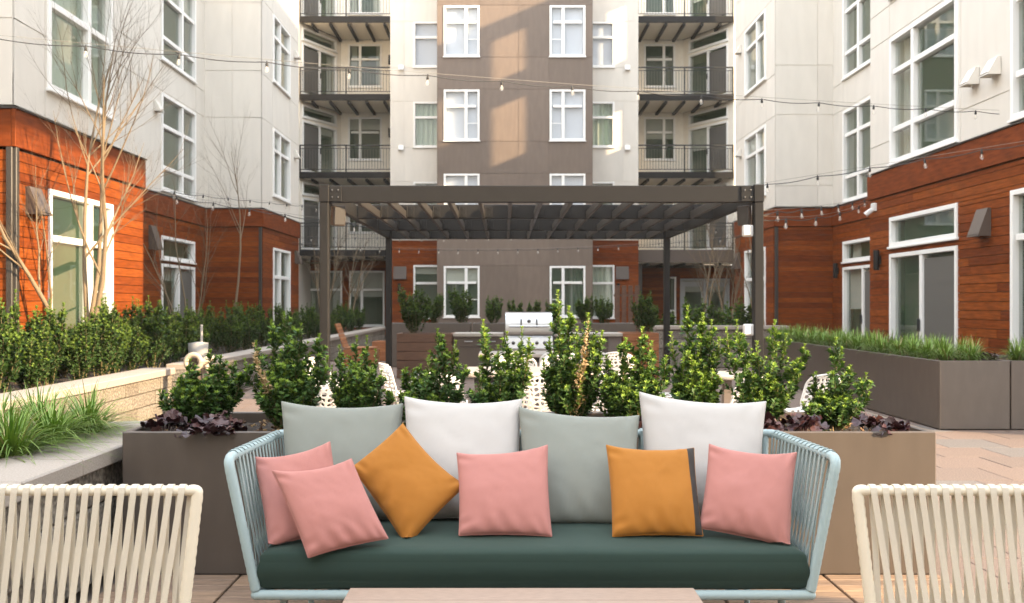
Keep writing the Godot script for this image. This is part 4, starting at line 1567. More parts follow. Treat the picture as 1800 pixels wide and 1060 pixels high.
func lattice_shell() -> ArrayMesh:
	var nu := 11
	var nv := 17
	var pts := []
	for j in nv + 1:
		for i in nu + 1:
			var u := -1.0 + 2.0 * i / nu
			var v := float(j) / nv
			if i > 0 and i < nu:
				u += R(-0.42, 0.42) * 2.0 / nu
			if j > 0 and j < nv:
				v += R(-0.40, 0.40) / nv
			pts.append(Vector2(u, v))
	var mb := MB.new()
	var th := 0.009
	for j in nv:
		for i in nu:
			var q := [pts[j * (nu + 1) + i], pts[j * (nu + 1) + i + 1], pts[(j + 1) * (nu + 1) + i + 1], pts[(j + 1) * (nu + 1) + i]]
			var c: Vector2 = (q[0] + q[1] + q[2] + q[3]) * 0.25
			var outer := []
			var hole := []
			for k in 4:
				outer.append(q[k])
				outer.append((q[k] + q[(k + 1) % 4]) * 0.5)
			for k in 8:
				var sh := 0.56 if k % 2 == 0 else 0.66
				if i == 0 or i == nu - 1 or j == 0 or j == nv - 1:
					sh -= 0.1
				hole.append(c + (outer[k] - c) * sh)
			var T3 := []
			for set_ in [outer, hole]:
				for sgn in [0.5, -0.5]:
					var arr := []
					for p in set_:
						var b := chair_point(p.x, p.y)
						var du := chair_point(p.x + 0.02, p.y) - chair_point(p.x - 0.02, p.y)
						var dv := chair_point(p.x, p.y + 0.01) - chair_point(p.x, p.y - 0.01)
						arr.append(b + du.cross(dv).normalized() * th * sgn * (1.0 if set_ == outer else 0.8))
					T3.append(arr)
			for k in 8:
				var n := (k + 1) % 8
				mb.quad(T3[0][k], T3[0][n], T3[2][n], T3[2][k])
				mb.quad(T3[1][n], T3[1][k], T3[3][k], T3[3][n])
				mb.quad(T3[2][k], T3[2][n], T3[3][n], T3[3][k])
	# rolled rim
	var rim := []
	for i in 13:
		rim.append(chair_point(-1.0 + i / 6.0, 0.0))
	for j in range(1, 25):
		rim.append(chair_point(1.0, j / 24.0))
	for i in range(1, 13):
		rim.append(chair_point(1.0 - i / 6.0, 1.0))
	for j in range(1, 25):
		rim.append(chair_point(-1.0, 1.0 - j / 24.0))
	mb.tube(rim, 0.011, 6, false)
	return mb.mesh()

func dining() -> void:
	var c := thing("lattice_chair", "white lattice chair seen from behind, right of the tall spiky shrub", "chair", Vector3(0.28, 0, -9.05), PI + 0.05, "white lattice chairs round the tables")
	obj("shell", lattice_shell(), M.white_shell, c)
	for s in [[-1, 1], [1, 1], [-1, -1], [1, -1]]:
		var lg := MB.new()
		lg.tube([Vector3(s[0] * 0.15, 0.41, s[1] * 0.12), Vector3(s[0] * 0.23, 0.0, s[1] * 0.24)], [0.014, 0.010], 8)
		obj("leg", lg, M.white_shell, c)
	var un := MB.new()
	un.cbox(Vector3(0, 0.402, 0.0), Vector3(0.32, 0.012, 0.26), 0.004)
	obj("seat_bracket", un, M.white_shell, c)
	for q in [
		[0.98, -9.15, PI - 0.1, "white lattice chair turned away, second along the near side of the long table"],
		[-1.38, -8.55, PI + 0.35, "white lattice chair turned away between the second and third shrubs"],
		[-0.62, -9.25, PI - 0.1, "white lattice chair behind the low open fourth shrub"],
		[-1.0, -10.5, 1.75, "white lattice chair in profile at the left end of the long table"],
		[1.86, -10.2, -1.5, "white lattice chair in profile, left of the round pedestal table"],
		[0.15, -12.1, 0.05, "white lattice chair facing out on the far side of the long table, left one"],
		[0.72, -12.2, -0.05, "white lattice chair facing out on the far side of the long table, right one"],
		[0.1, -13.3, PI, "white lattice chair drawn up to the second table, left of the grill knobs"],
		[0.75, -13.4, PI, "white lattice chair drawn up to the second table, under the grill"],
		[1.45, -13.1, PI, "white lattice chair behind the seventh shrub at the second table"],
		[2.1, -8.8, -2.6, "white lattice chair right of the round pedestal table, partly behind a shrub"],
		[2.62, -8.7, -1.3, "white lattice chair nearest the long brown planter on the right"],
		[-2.0, -11.5, 1.2, "white lattice chair beside the left front pergola post"]]:
		dup(c, "lattice_chair", q[3], Vector3(q[0], 0, q[1]), q[2])
	for q in [[0.45, -10.55, 1.7, 0.95, "long stone topped table nearest the sofa, between white chairs"], [0.55, -14.3, 1.8, 0.9, "second stone topped table in front of the grill counter"]]:
		var t := thing("dining_table", q[4], "table", Vector3(q[0], 0, q[1]), 0, "stone topped tables")
		var mb := MB.new()
		mb.cbox(Vector3(0, 0.715, 0), Vector3(q[2], 0.05, q[3]), 0.008)
		obj("tabletop", mb, M.grey_top, t)
		var ap := MB.new()
		ap.cbox(Vector3(0, 0.655, 0), Vector3(q[2] - 0.2, 0.07, q[3] - 0.2), 0.006)
		obj("apron", ap, M.bronze, t)
		for s in [[-1, 1], [1, 1], [-1, -1], [1, -1]]:
			var lg := MB.new()
			lg.cbox(Vector3(s[0] * (q[2] * 0.5 - 0.14), 0.345, s[1] * (q[3] * 0.5 - 0.14)), Vector3(0.07, 0.69, 0.07), 0.006)
			obj("leg", lg, M.bronze, t)
	var pt := thing("pedestal_table", "small round pale table on a square grey pedestal at the right", "table", Vector3(2.2, 0, -9.9))
	var pm := MB.new()
	pm.lathe([Vector2(0.001, 0.70), Vector2(0.33, 0.70), Vector2(0.345, 0.71), Vector2(0.345, 0.735), Vector2(0.335, 0.745), Vector2(0.001, 0.745)], 40, Vector3.ZERO)
	obj("tabletop", pm, M.counter_top, pt)
	var pp := MB.new()
	pp.cbox(Vector3(0.02, 0.35, 0), Vector3(0.085, 0.70, 0.085), 0.006)
	obj("column", pp, M.cabinet, pt)
	var pb := MB.new()
	pb.cbox(Vector3(0.02, 0.012, 0), Vector3(0.45, 0.024, 0.45), 0.008)
	obj("base", pb, M.cabinet, pt)

func plank_box(called: String, label: String, cat: String, x0: float, x1: float, z0: float, z1: float, h: float, rows: int, mats: Array, group := "") -> Node3D:   # z0 nearer the camera
	var p := thing(called, label, cat, Vector3((x0 + x1) * 0.5, 0, (z0 + z1) * 0.5), 0, group)
	var hx := (x1 - x0) * 0.5
	var hz := (z0 - z1) * 0.5
	var rh := h / rows
	for k in rows:
		for s in [[Vector3(0, 0, hz - 0.02), Vector3(hx * 2, rh - 0.008, 0.04)], [Vector3(0, 0, -hz + 0.02), Vector3(hx * 2, rh - 0.008, 0.04)], [Vector3(hx - 0.02, 0, 0), Vector3(0.04, rh - 0.008, hz * 2 - 0.084)], [Vector3(-hx + 0.02, 0, 0), Vector3(0.04, rh - 0.008, hz * 2 - 0.084)]]:
			var mb := MB.new()
			mb.cbox(s[0] + Vector3(0, rh * (k + 0.5), 0), s[1], 0.005, Basis.IDENTITY, Vector2(R(0, 9), R(0, 9)))
			obj("plank", mb, mats[rng.randi() % mats.size()], p)
	return p

func kitchen() -> void:
	var p := plank_box("timber_planter", "raised brown timber planter left of the grill counter", "planter", -2.06, -0.98, -19.2, -20.1, 0.87, 5, M.rustic, "raised timber planters")
	obj("soil", bumpy(-0.5, 0.5, -0.41, 0.41, 0.82, 0.02, 10, 8), M.soil, p, "stuff")
	p = plank_box("timber_planter", "raised orange timber planter right of the grill counter", "planter", 2.3, 3.0, -19.2, -20.1, 0.88, 5, M.bench, "raised timber planters")
	obj("soil", bumpy(-0.31, 0.31, -0.41, 0.41, 0.82, 0.02, 10, 8), M.soil, p, "stuff")
	var c := thing("grill_counter", "outdoor kitchen counter with pale top and brown cabinet fronts", "counter", Vector3(0.65, 0, -19.45))
	for q in [[-1.61, -0.65], [0.33, 1.63]]:
		var mb := MB.new()
		mb.cbox(Vector3((q[0] + q[1]) * 0.5, 0.845, 0), Vector3(q[1] - q[0], 0.06, 0.86), 0.006)
		obj("counter_top", mb, M.counter_top, c)
		var cb := MB.new()
		cb.cbox(Vector3((q[0] + q[1]) * 0.5, 0.405, -0.03), Vector3(q[1] - q[0] - 0.02, 0.81, 0.74), 0.006)
		obj("cabinet", cb, M.cabinet, c)
		var k := 0
		var x: float = q[0] + 0.04
		while x < q[1] - 0.3:
			var w := minf(0.5, q[1] - x - 0.04)
			var d := MB.new()
			d.cbox(Vector3(x + w * 0.5, 0.70, 0.35), Vector3(w - 0.015, 0.17, 0.022), 0.005)
			obj("drawer", d, M.hood, c)
			var d2 := MB.new()
			d2.cbox(Vector3(x + w * 0.5, 0.33, 0.35), Vector3(w - 0.015, 0.54, 0.022), 0.005)
			obj("cabinet_door", d2, M.hood, c)
			var hd := MB.new()
			hd.tube([Vector3(x + w * 0.5 - 0.08, 0.72, 0.385), Vector3(x + w * 0.5 + 0.08, 0.72, 0.385)], 0.008, 6)
			obj("handle", hd, M.steel, c)
			x += 0.5
	var bs := MB.new()
	bs.cbox(Vector3(-0.16, 0.2, -0.03), Vector3(0.96, 0.40, 0.72), 0.006)
	obj("grill_bay", bs, M.cabinet, c)
	var g := thing("grill", "stainless steel barbecue grill set into the counter", "grill", Vector3(0.49, 0.41, -19.42))
	var gb := MB.new()
	gb.cbox(Vector3(0, 0.21, 0), Vector3(0.92, 0.40, 0.62), 0.012)
	obj("body", gb, M.steel, g)
	var lid := MB.new()
	var prof := [Vector2(0.30, 0.44), Vector2(0.315, 0.50), Vector2(0.30, 0.66), Vector2(0.27, 0.78), Vector2(0.20, 0.85), Vector2(0.0, 0.87), Vector2(-0.22, 0.85), Vector2(-0.28, 0.75), Vector2(-0.28, 0.44)]
	var pos := []
	for q in prof:
		for s in [-0.45, 0.45]:
			pos.append(Vector3(s, q.y, q.x))
	lid.grid(1, prof.size() - 1, pos)
	for s in [-0.45, 0.45]:
		for i in range(1, prof.size() - 1):
			var a := Vector3(s, prof[0].y, prof[0].x)
			var b := Vector3(s, prof[i].y, prof[i].x)
			var e := Vector3(s, prof[i + 1].y, prof[i + 1].x)
			if s > 0:
				lid.face3(a, e, b)
			else:
				lid.face3(a, b, e)
	obj("lid", lid, M.steel, g)
	var hd := MB.new()
	hd.tube([Vector3(-0.38, 0.60, 0.37), Vector3(0.38, 0.60, 0.37)], 0.016, 10)
	for s in [-0.34, 0.34]:
		hd.tube([Vector3(s, 0.60, 0.30), Vector3(s, 0.60, 0.37)], 0.012, 8)
	obj("lid_handle", hd, M.steel, g)
	for s in [-0.15, 0.15]:
		var bd := MB.new()
		bd.cbox(Vector3(s, 0.66, 0.306), Vector3(0.03, 0.16, 0.014), 0.004)
		obj("lid_band", bd, M.steel_dark, g)
	var th := MB.new()
	th.lathe([Vector2(0.035, 0.0), Vector2(0.035, 0.015), Vector2(0.001, 0.018)], 16, Vector3(0, 0.70, 0.30), Basis(Vector3.RIGHT, PI / 2))
	obj("thermometer", th, M.steel_dark, g)
	var cp := MB.new()
	cp.cbox(Vector3(0, 0.27, 0.33), Vector3(0.92, 0.22, 0.05), 0.008, Basis(Vector3.RIGHT, -0.15))
	obj("control_panel", cp, M.steel, g)
	for k in 5:
		var kn := MB.new()
		kn.lathe([Vector2(0.034, 0.0), Vector2(0.034, 0.012), Vector2(0.024, 0.014), Vector2(0.022, 0.045), Vector2(0.001, 0.047)], 14, Vector3(-0.3 + k * 0.15, 0.28, 0.355), Basis(Vector3.RIGHT, PI / 2 - 0.15))
		obj("knob", kn, M.steel_dark, g)
	# low grey planters behind the counter
	var q := 0
	for s in [[-2.6, -0.75, "long low grey planter behind the left timber planter"], [-0.7, 1.15, "long low grey planter directly behind the grill"], [1.2, 3.0, "long low grey planter behind the right timber planter"]]:
		planter_box("low_planter", s[2], s[0], s[1], -22.6, -23.4, 1.0, 0.94, M.planter, "low grey planters")

func timber_lounge() -> void:
	var o := thing("wooden_lounger", "orange slatted timber lounge seat by the hedge wall, left of the rear post", "lounger", Vector3(-3.35, 0, -23.3))
	var bas := Basis(Vector3(0, 0, 1), 0.35)
	for k in 7:
		var mb := MB.new()
		mb.cbox(Vector3(-0.33, 0.42, 0) + bas * Vector3(0, 0.05 + k * 0.085, 0), Vector3(0.03, 0.075, 0.7), 0.006, bas, Vector2(R(0, 5), R(0, 5)))
		obj("back_slat", mb, M.bench[k % 3], o)
	for k in 7:
		var mb := MB.new()
		mb.cbox(Vector3(-0.28 + k * 0.1, 0.42, 0), Vector3(0.09, 0.03, 0.7), 0.006, Basis.IDENTITY, Vector2(R(0, 5), R(0, 5)))
		obj("seat_slat", mb, M.bench[k % 3], o)
	for s in [-1, 1]:
		var mb := MB.new()
		mb.cbox(Vector3(0.02, 0.2, s * 0.32), Vector3(0.74, 0.38, 0.04), 0.006, Basis.IDENTITY, Vector2(R(0, 5), R(0, 5)))
		obj("side_panel", mb, M.bench[1], o)
	var fp := MB.new()
	fp.cbox(Vector3(0.39, 0.2, 0), Vector3(0.04, 0.38, 0.6), 0.006, Basis.IDENTITY, Vector2(1, 2))
	obj("front_panel", fp, M.bench[0], o)
	plank_box("timber_box", "open orange timber box table between the lounge seat and rear post", "table", -3.3, -2.55, -25.0, -25.7, 0.5, 4, M.bench)
	var sc := thing("slatted_screen", "dark slatted screen leaning by the right timber planter", "screen", Vector3(3.75, 0, -30.0), 0.1)
	for k in 4:
		var mb := MB.new()
		mb.cbox(Vector3(-0.32 + k * 0.2, 1.0, 0), Vector3(0.14, 2.0, 0.03), 0.006)
		obj("slat", mb, M.rustic[1], sc)
	for y in [0.4, 1.7]:
		var mb := MB.new()
		mb.cbox(Vector3(0, y, -0.035), Vector3(0.85, 0.08, 0.03), 0.006)
		obj("rail", mb, M.rustic[1], sc)

# ------------------------------------------------------------------ sofa corner
func cord_rail(pts: Array, r: float, pitch: float, ridge: float) -> MB:   # a tube wound with cord
	var out := []
	var rad := []
	var run := 0.0
	for i in pts.size() - 1:
		var a: Vector3 = pts[i]
		var b: Vector3 = pts[i + 1]
		var l := (b - a).length()
		var steps := maxi(1, int(l / (pitch / 4.0)))
		for k in steps:
			out.append(a.lerp(b, float(k) / steps))
			var ph := fposmod(run + l * k / steps, pitch) / pitch
			rad.append(r - ridge * pow(absf(ph - 0.5) * 2.0, 4.0))
		run += l
	out.append(pts[pts.size() - 1])
	rad.append(r)
	var mb := MB.new()
	mb.tube(out, rad, 12)
	return mb

func round_path(pts: Array, rad: float) -> Array:   # polyline with rounded corners
	var out := [pts[0]]
	for i in range(1, pts.size() - 1):
		var p: Vector3 = pts[i]
		var a: Vector3 = p + (Vector3(pts[i - 1]) - p).normalized() * rad
		var b: Vector3 = p + (Vector3(pts[i + 1]) - p).normalized() * rad
		for k in 7:
			var t := k / 6.0
			out.append(a.lerp(p, t).lerp(p.lerp(b, t), t))
	out.append(pts[pts.size() - 1])
	return out

# straps from a top rail to a bottom rail; n points outwards
func straps(o: Node3D, a0: Vector3, a1: Vector3, b0: Vector3, b1: Vector3, n: Vector3, count: int, w: float, shift_out: float, shift_in: float, m: Material, rr: float, stagger := 0.0) -> void:
	for layer in 2:
		for k in count:
			var t := (k + 0.5 + (stagger if layer == 1 else 0.0)) / count
			var sh: float = shift_out if layer == 0 else shift_in
			var tb := clampf(t + sh, 0.012, 0.988)
			var sg := 1.0 if layer == 0 else -1.0
			var top := a0.lerp(a1, t)
			var bot := b0.lerp(b1, tb)
			var wd := (a1 - a0).normalized() * w
			var pts := []
			if layer == 0:
				for q in [-60, -20, 20, 55]:   # over the rail
					var an := deg_to_rad(float(q))
					pts.append(top + (n * sin(an) + Vector3.UP * cos(an)) * (rr + 0.003))
			pts.append(top + n * sg * (rr + 0.002) + Vector3(0, -0.004, 0))
			for q in range(1, 6):
				var f := q / 6.0
				pts.append(top.lerp(bot, f) + n * sg * (rr + 0.002) * (1.0 - 0.45 * sin(f * PI)) )
			pts.append(bot + n * sg * (rr + 0.002))
			var mb := MB.new()
			mb.ribbon(pts, wd, 0.0035)
			obj("strap", mb, m, o)

func sofa() -> void:
	var o := thing("sofa", "pale blue sofa frame woven with flat straps in front of the metal planter", "sofa")
	var r := 0.021
	var TL := Vector3(-1.10, 0.815, -3.97)
	var TR := Vector3(1.33, 0.815, -3.97)
	var BL := Vector3(-1.085, 0.80, -4.86)
	var BR := Vector3(1.315, 0.80, -4.86)
	var bl := Vector3(-0.995, 0.262, -4.0)
	var br := Vector3(1.235, 0.262, -4.0)
	var cl := Vector3(-0.99, 0.262, -4.74)
	var cr := Vector3(1.23, 0.262, -4.74)
	obj("top_rail", cord_rail(round_path([bl + Vector3(0, 0.02, 0), TL, BL, BR, TR, br + Vector3(0, 0.02, 0)], 0.05), r, 0.032, 0.0022), M.cord_blue, o)
	obj("bottom_rail", cord_rail(round_path([bl + Vector3(0.0, 0, -0.02), bl, br, br + Vector3(0, 0, -0.02)], 0.004), r, 0.032, 0.0022), M.cord_blue, o)
	obj("bottom_rail", cord_rail(round_path([bl + Vector3(0, 0, -0.022), cl, cr, br + Vector3(0, 0, -0.022)], 0.05), r * 0.9, 0.032, 0.002), M.cord_blue, o)
	for q in [[cl, Vector3(-1.05, 0.80, -4.86)], [cr, Vector3(1.28, 0.80, -4.86)], [(cl + cr) * 0.5, (BL + BR) * 0.5]]:
		obj("back_upright", cord_rail([q[0], q[1]], 0.016, 0.032, 0.002), M.cord_blue, o)
	straps(o, TL + Vector3(0, 0, -0.06), BL + Vector3(0, 0, 0.05), bl + Vector3(0, 0, -0.03), cl + Vector3(0, 0, 0.03), Vector3(-1, 0, 0), 15, 0.020, -0.07, 0.07, M.strap_blue, r)
	straps(o, BR + Vector3(0, 0, 0.05), TR + Vector3(0, 0, -0.06), cr + Vector3(0, 0, 0.03), br + Vector3(0, 0, -0.03), Vector3(1, 0, 0), 15, 0.020, 0.07, -0.07, M.strap_blue, r)
	straps(o, BL + Vector3(0.08, 0, 0), BR + Vector3(-0.08, 0, 0), cl + Vector3(0.04, 0, 0), cr + Vector3(-0.04, 0, 0), Vector3(0, 0, -1), 54, 0.019, -0.02, 0.02, M.strap_blue, r)
	for s in [[-0.9, -4.08], [1.14, -4.08], [-0.9, -4.66], [1.14, -4.66]]:
		var lg := MB.new()
		lg.tube([Vector3(s[0], 0.25, s[1]), Vector3(s[0], 0.015, s[1])], [0.016, 0.013], 10)
		obj("leg", lg, M.cord_blue, o)
	for k in 9:
		var sl := MB.new()
		sl.ribbon([Vector3(-0.96 + k * 0.27, 0.268, -4.02), Vector3(-0.96 + k * 0.27, 0.262, -4.4), Vector3(-0.96 + k * 0.27, 0.268, -4.73)], Vector3(0.05, 0, 0), 0.004)
		obj("seat_web", sl, M.strap_blue, o)
	# seat cushion: a rounded slab with a slight crown
	var s := thing("seat_cushion", "long dark green seat cushion on the pale blue sofa", "cushion", Vector3(0.12, 0.275, -4.345))
	s.add_child(slab(2.20, 0.70, 0.165, 0.05), true)
	var pip := MB.new()
	var pp := []
	for i in 81:
		var a := TAU * i / 80.0
		pp.append(Vector3(signf(cos(a)) * pow(absf(cos(a)), 0.12) * 1.087, 0.026, signf(sin(a)) * pow(absf(sin(a)), 0.12) * 0.337))
	pip.tube(pp, 0.004, 5, false)
	obj("seam", pip, M.seat, s)

func slab(w: float, d: float, h: float, r: float) -> MeshInstance3D:
	var mb := MB.new()
	var n := 44
	var m := 20
	var f := FastNoiseLite.new()
	f.seed = 9
	f.frequency = 2.0
	for side in [1.0, -1.0]:
		var pos := []
		for j in m + 1:
			for i in n + 1:
				var u := -1.0 + 2.0 * i / n
				var v := -1.0 + 2.0 * j / m
				u = sin(u * PI / 2)
				v = sin(v * PI / 2)
				var ex := (1.0 - absf(u)) * w * 0.5
				var ez := (1.0 - absf(v)) * d * 0.5
				var e := minf(ex, ez)
				var y := 1.0 if e > r else sqrt(maxf(0.0, 1.0 - pow(1.0 - e / r, 2.0)))
				var crown := 0.02 * (1.0 - u * u) * (1.0 - v * v)
				var yy: float = h * 0.5 + side * (h * 0.5 - 0.03 + 0.03 * y) * (0.0 if e < 1e-5 else 1.0) + (crown * y if side > 0 else 0.0)
				if e < 1e-5:
					yy = h * 0.5 + side * (h * 0.5 - r * 0.9)
				pos.append(Vector3(u * w * 0.5, yy + (0.003 * f.get_noise_2d(u * 3, v * 2) if side > 0 and e > 0.01 else 0.0), v * d * 0.5))
		mb.grid(n, m, pos, Vector2(w, d), side > 0)
	# side band
	var ring := []
	for k in n + 1:
		ring.append(Vector2(sin((-1.0 + 2.0 * k / n) * PI / 2) * w * 0.5, d * 0.5))
	for k in range(1, m + 1):
		ring.append(Vector2(w * 0.5, -sin((-1.0 + 2.0 * k / m) * PI / 2) * d * 0.5))
	for k in range(1, n + 1):
		ring.append(Vector2(-sin((-1.0 + 2.0 * k / n) * PI / 2) * w * 0.5, -d * 0.5))
	for k in range(1, m + 1):
		ring.append(Vector2(-w * 0.5, sin((-1.0 + 2.0 * k / m) * PI / 2) * d * 0.5))
	var band := []
	for j in 5:
		var t := j / 4.0
		for q in ring:
			var bulge := 0.008 * sin(t * PI)
			var dirn := Vector2(q.x / (w * 0.5), q.y / (d * 0.5))
			band.append(Vector3(q.x + (bulge * signf(q.x) if absf(dirn.x) > 0.999 else 0.0), lerpf(r * 0.9, h - r * 0.9, t), q.y + (bulge * signf(q.y) if absf(dirn.y) > 0.999 else 0.0)))
	mb.grid(ring.size() - 1, 4, band, Vector2((w + d) * 2, h), false)
	var o := MeshInstance3D.new()
	o.name = "cover"
	o.mesh = mb.mesh()
	o.material_override = M.seat
	return o

# corners: top left, top right, bottom right, bottom left
func pillow(called: String, label: String, group: String, q: Array, th: float, m: Material, sag := 0.02, band := 0.0) -> void:
	var ctr: Vector3 = (q[0] + q[1] + q[2] + q[3]) * 0.25
	var o := thing(called, label, "cushion", ctr, 0.0, group)
	var n := 44
	var f := FastNoiseLite.new()
	f.seed = rng.randi() % 1000
	f.frequency = 1.0
	var U: Vector3 = ((q[1] - q[0]) + (q[2] - q[3])) * 0.5
	var V: Vector3 = ((q[0] - q[3]) + (q[1] - q[2])) * 0.5
	var N := U.cross(V).normalized()
	var parts := [[MB.new(), 0.0, 1.0]] if band <= 0.0 else [[MB.new(), 0.0, 1.0 - band], [MB.new(), 1.0 - band, 1.0]]
	for pi in parts.size():
		var mb: MB = parts[pi][0]
		for side in [1.0, -1.0]:
			var pos := []
			for j in n + 1:
				for i in n + 1:
					var a: float = lerpf(parts[pi][1], parts[pi][2], float(i) / n)
					var b := float(j) / n
					# finer rows near the edges
					a = 0.5 - 0.5 * cos(a * PI)
					b = 0.5 - 0.5 * cos(b * PI)
					pos.append(pillow_point(q, ctr, N, a, b, side, th, sag, f))
			mb.grid(n, n, pos, Vector2(U.length() * (parts[pi][2] - parts[pi][1]), V.length()), side < 0)
		obj("cover" if pi == 0 else "side_band", mb, m if pi == 0 else M.band, o)
	var seam := []
	for e in 4:
		for k in 16:
			var t := k / 16.0
			var a := [t, 1.0, 1.0 - t, 0.0][e] as float
			var b := [0.0, t, 1.0, 1.0 - t][e] as float
			a = 0.5 - 0.5 * cos(a * PI)
			b = 0.5 - 0.5 * cos(b * PI)
			seam.append(pillow_point(q, ctr, N, a, b, 0.0, th, sag, f))
	seam.append(seam[0])
	var sm := MB.new()
	sm.tube(seam, 0.0028, 6, false)
	obj("seam", sm, m, o)

func pillow_point(q: Array, ctr: Vector3, N: Vector3, a: float, b: float, side: float, th: float, sag: float, f: FastNoiseLite) -> Vector3:
	var u := a * 2.0 - 1.0
	var v := b * 2.0 - 1.0
	var pin := 0.040
	var uu := u * (1.0 - pin * (1.0 - v * v) * pow(absf(u), 3.0))
	var vv := v * (1.0 - pin * (1.0 - u * u) * pow(absf(v), 3.0))
	# the lower part of the filling settles
	var aa := (uu + 1.0) * 0.5
	var bb := (vv + 1.0) * 0.5
	var p: Vector3 = Vector3(q[3]).lerp(q[2], aa).lerp(Vector3(q[0]).lerp(q[1], aa), bb)
	var edge := (1.0 - u * u) * (1.0 - v * v)
	var t := pow(maxf(edge, 0.0), 0.36)
	var fat := th * 0.5 * t * (1.0 + 0.30 * (-v) * (1.0 - absf(v)))
	var wr := f.get_noise_3d(u * 0.9, v * 0.9, side * 3.0) * 0.010 + f.get_noise_3d(u * 3.0, v * 3.0, side) * 0.0012
	# creases that run in from the corners and from the bottom edge
	var cr := (absf(u) * absf(v))
	wr += 0.012 * sin(13.0 * (u - v * signf(u * v)) + 9.0 * cr) * smoothstep(0.38, 0.8, cr)
	wr += 0.013 * sin(u * 15.0 + 4.0 * v + f.seed) * smoothstep(-0.45, -0.95, v) * (1.0 - absf(u))
	var w := p + N * side * (fat + wr * t) + Vector3(0, -sag * (1.0 - u * u) * maxf(v, 0.0), 0)
	var floor_y := 0.452 + 0.004 * sin(w.x * 90.0)
	if w.y < floor_y and w.z < -4.03:   # what would sink into the seat folds up and is pushed forward
		var ex := floor_y - w.y
		w.y = floor_y + ex * 0.12
		w.z += ex * 0.55
	return w - ctr

func pillows() -> void:
	var g := "large back cushions on the sofa"
	pillow("back_cushion", "large pale sage cushion at the left end of the sofa back", g, [Vector3(-1.061, 0.965, -4.76), Vector3(-0.481, 0.955, -4.76), Vector3(-0.471, 0.455, -4.5), Vector3(-0.99, 0.455, -4.5)], 0.17, M.sage)
	pillow("back_cushion", "large white cushion left of centre behind the orange diamond cushion", g, [Vector3(-0.473, 0.988, -4.76), Vector3(0.088, 0.976, -4.76), Vector3(0.069, 0.455, -4.5), Vector3(-0.439, 0.455, -4.5)], 0.18, M.white_cloth)
	pillow("back_cushion", "large pale sage cushion right of centre, behind the middle pink one", g, [Vector3(0.073, 0.945, -4.70), Vector3(0.640, 0.905, -4.70), Vector3(0.586, 0.447, -4.42), Vector3(0.085, 0.447, -4.42)], 0.17, M.sage)
	pillow("back_cushion", "large white cushion at the right end of the sofa back", g, [Vector3(0.650, 1.01, -4.76), Vector3(1.255, 0.965, -4.76), Vector3(1.17, 0.455, -4.54), Vector3(0.645, 0.455, -4.54)], 0.18, M.white_cloth)
	g = "small scatter cushions on the sofa"
	pillow("scatter_cushion", "pink cushion tucked against the left arm behind another pink one", g, [Vector3(-1.080, 0.771, -4.3), Vector3(-0.761, 0.828, -4.36), Vector3(-0.663, 0.486, -4.2), Vector3(-0.955, 0.435, -4.06)], 0.12, M.pink)
	pillow("scatter_cushion", "pink cushion lying tilted in front at the left end", g, [Vector3(-0.958, 0.742, -4.12), Vector3(-0.642, 0.778, -4.2), Vector3(-0.470, 0.478, -4.05), Vector3(-0.774, 0.425, -3.95)], 0.12, M.pink)
	pillow("scatter_cushion", "orange cushion balanced on one corner like a diamond", g, [Vector3(-0.451, 0.895, -4.46), Vector3(-0.165, 0.640, -4.34), Vector3(-0.405, 0.415, -4.17), Vector3(-0.665, 0.715, -4.36)], 0.13, M.orange)
	pillow("scatter_cushion", "pink cushion standing alone at the middle of the sofa", g, [Vector3(-0.207, 0.770, -4.42), Vector3(0.195, 0.805, -4.42), Vector3(0.202, 0.458, -4.17), Vector3(-0.186, 0.462, -4.17)], 0.13, M.pink)
	pillow("scatter_cushion", "orange cushion with a dark brown band down its right side", g, [Vector3(0.457, 0.805, -4.42), Vector3(0.845, 0.792, -4.42), Vector3(0.835, 0.460, -4.17), Vector3(0.458, 0.457, -4.17)], 0.13, M.orange, 0.015, 0.19)
	pillow("scatter_cushion", "pink cushion leaning on the right arm of the sofa", g, [Vector3(0.910, 0.812, -4.4), Vector3(1.266, 0.790, -4.3), Vector3(1.172, 0.432, -4.08), Vector3(0.825, 0.486, -4.2)], 0.13, M.pink)

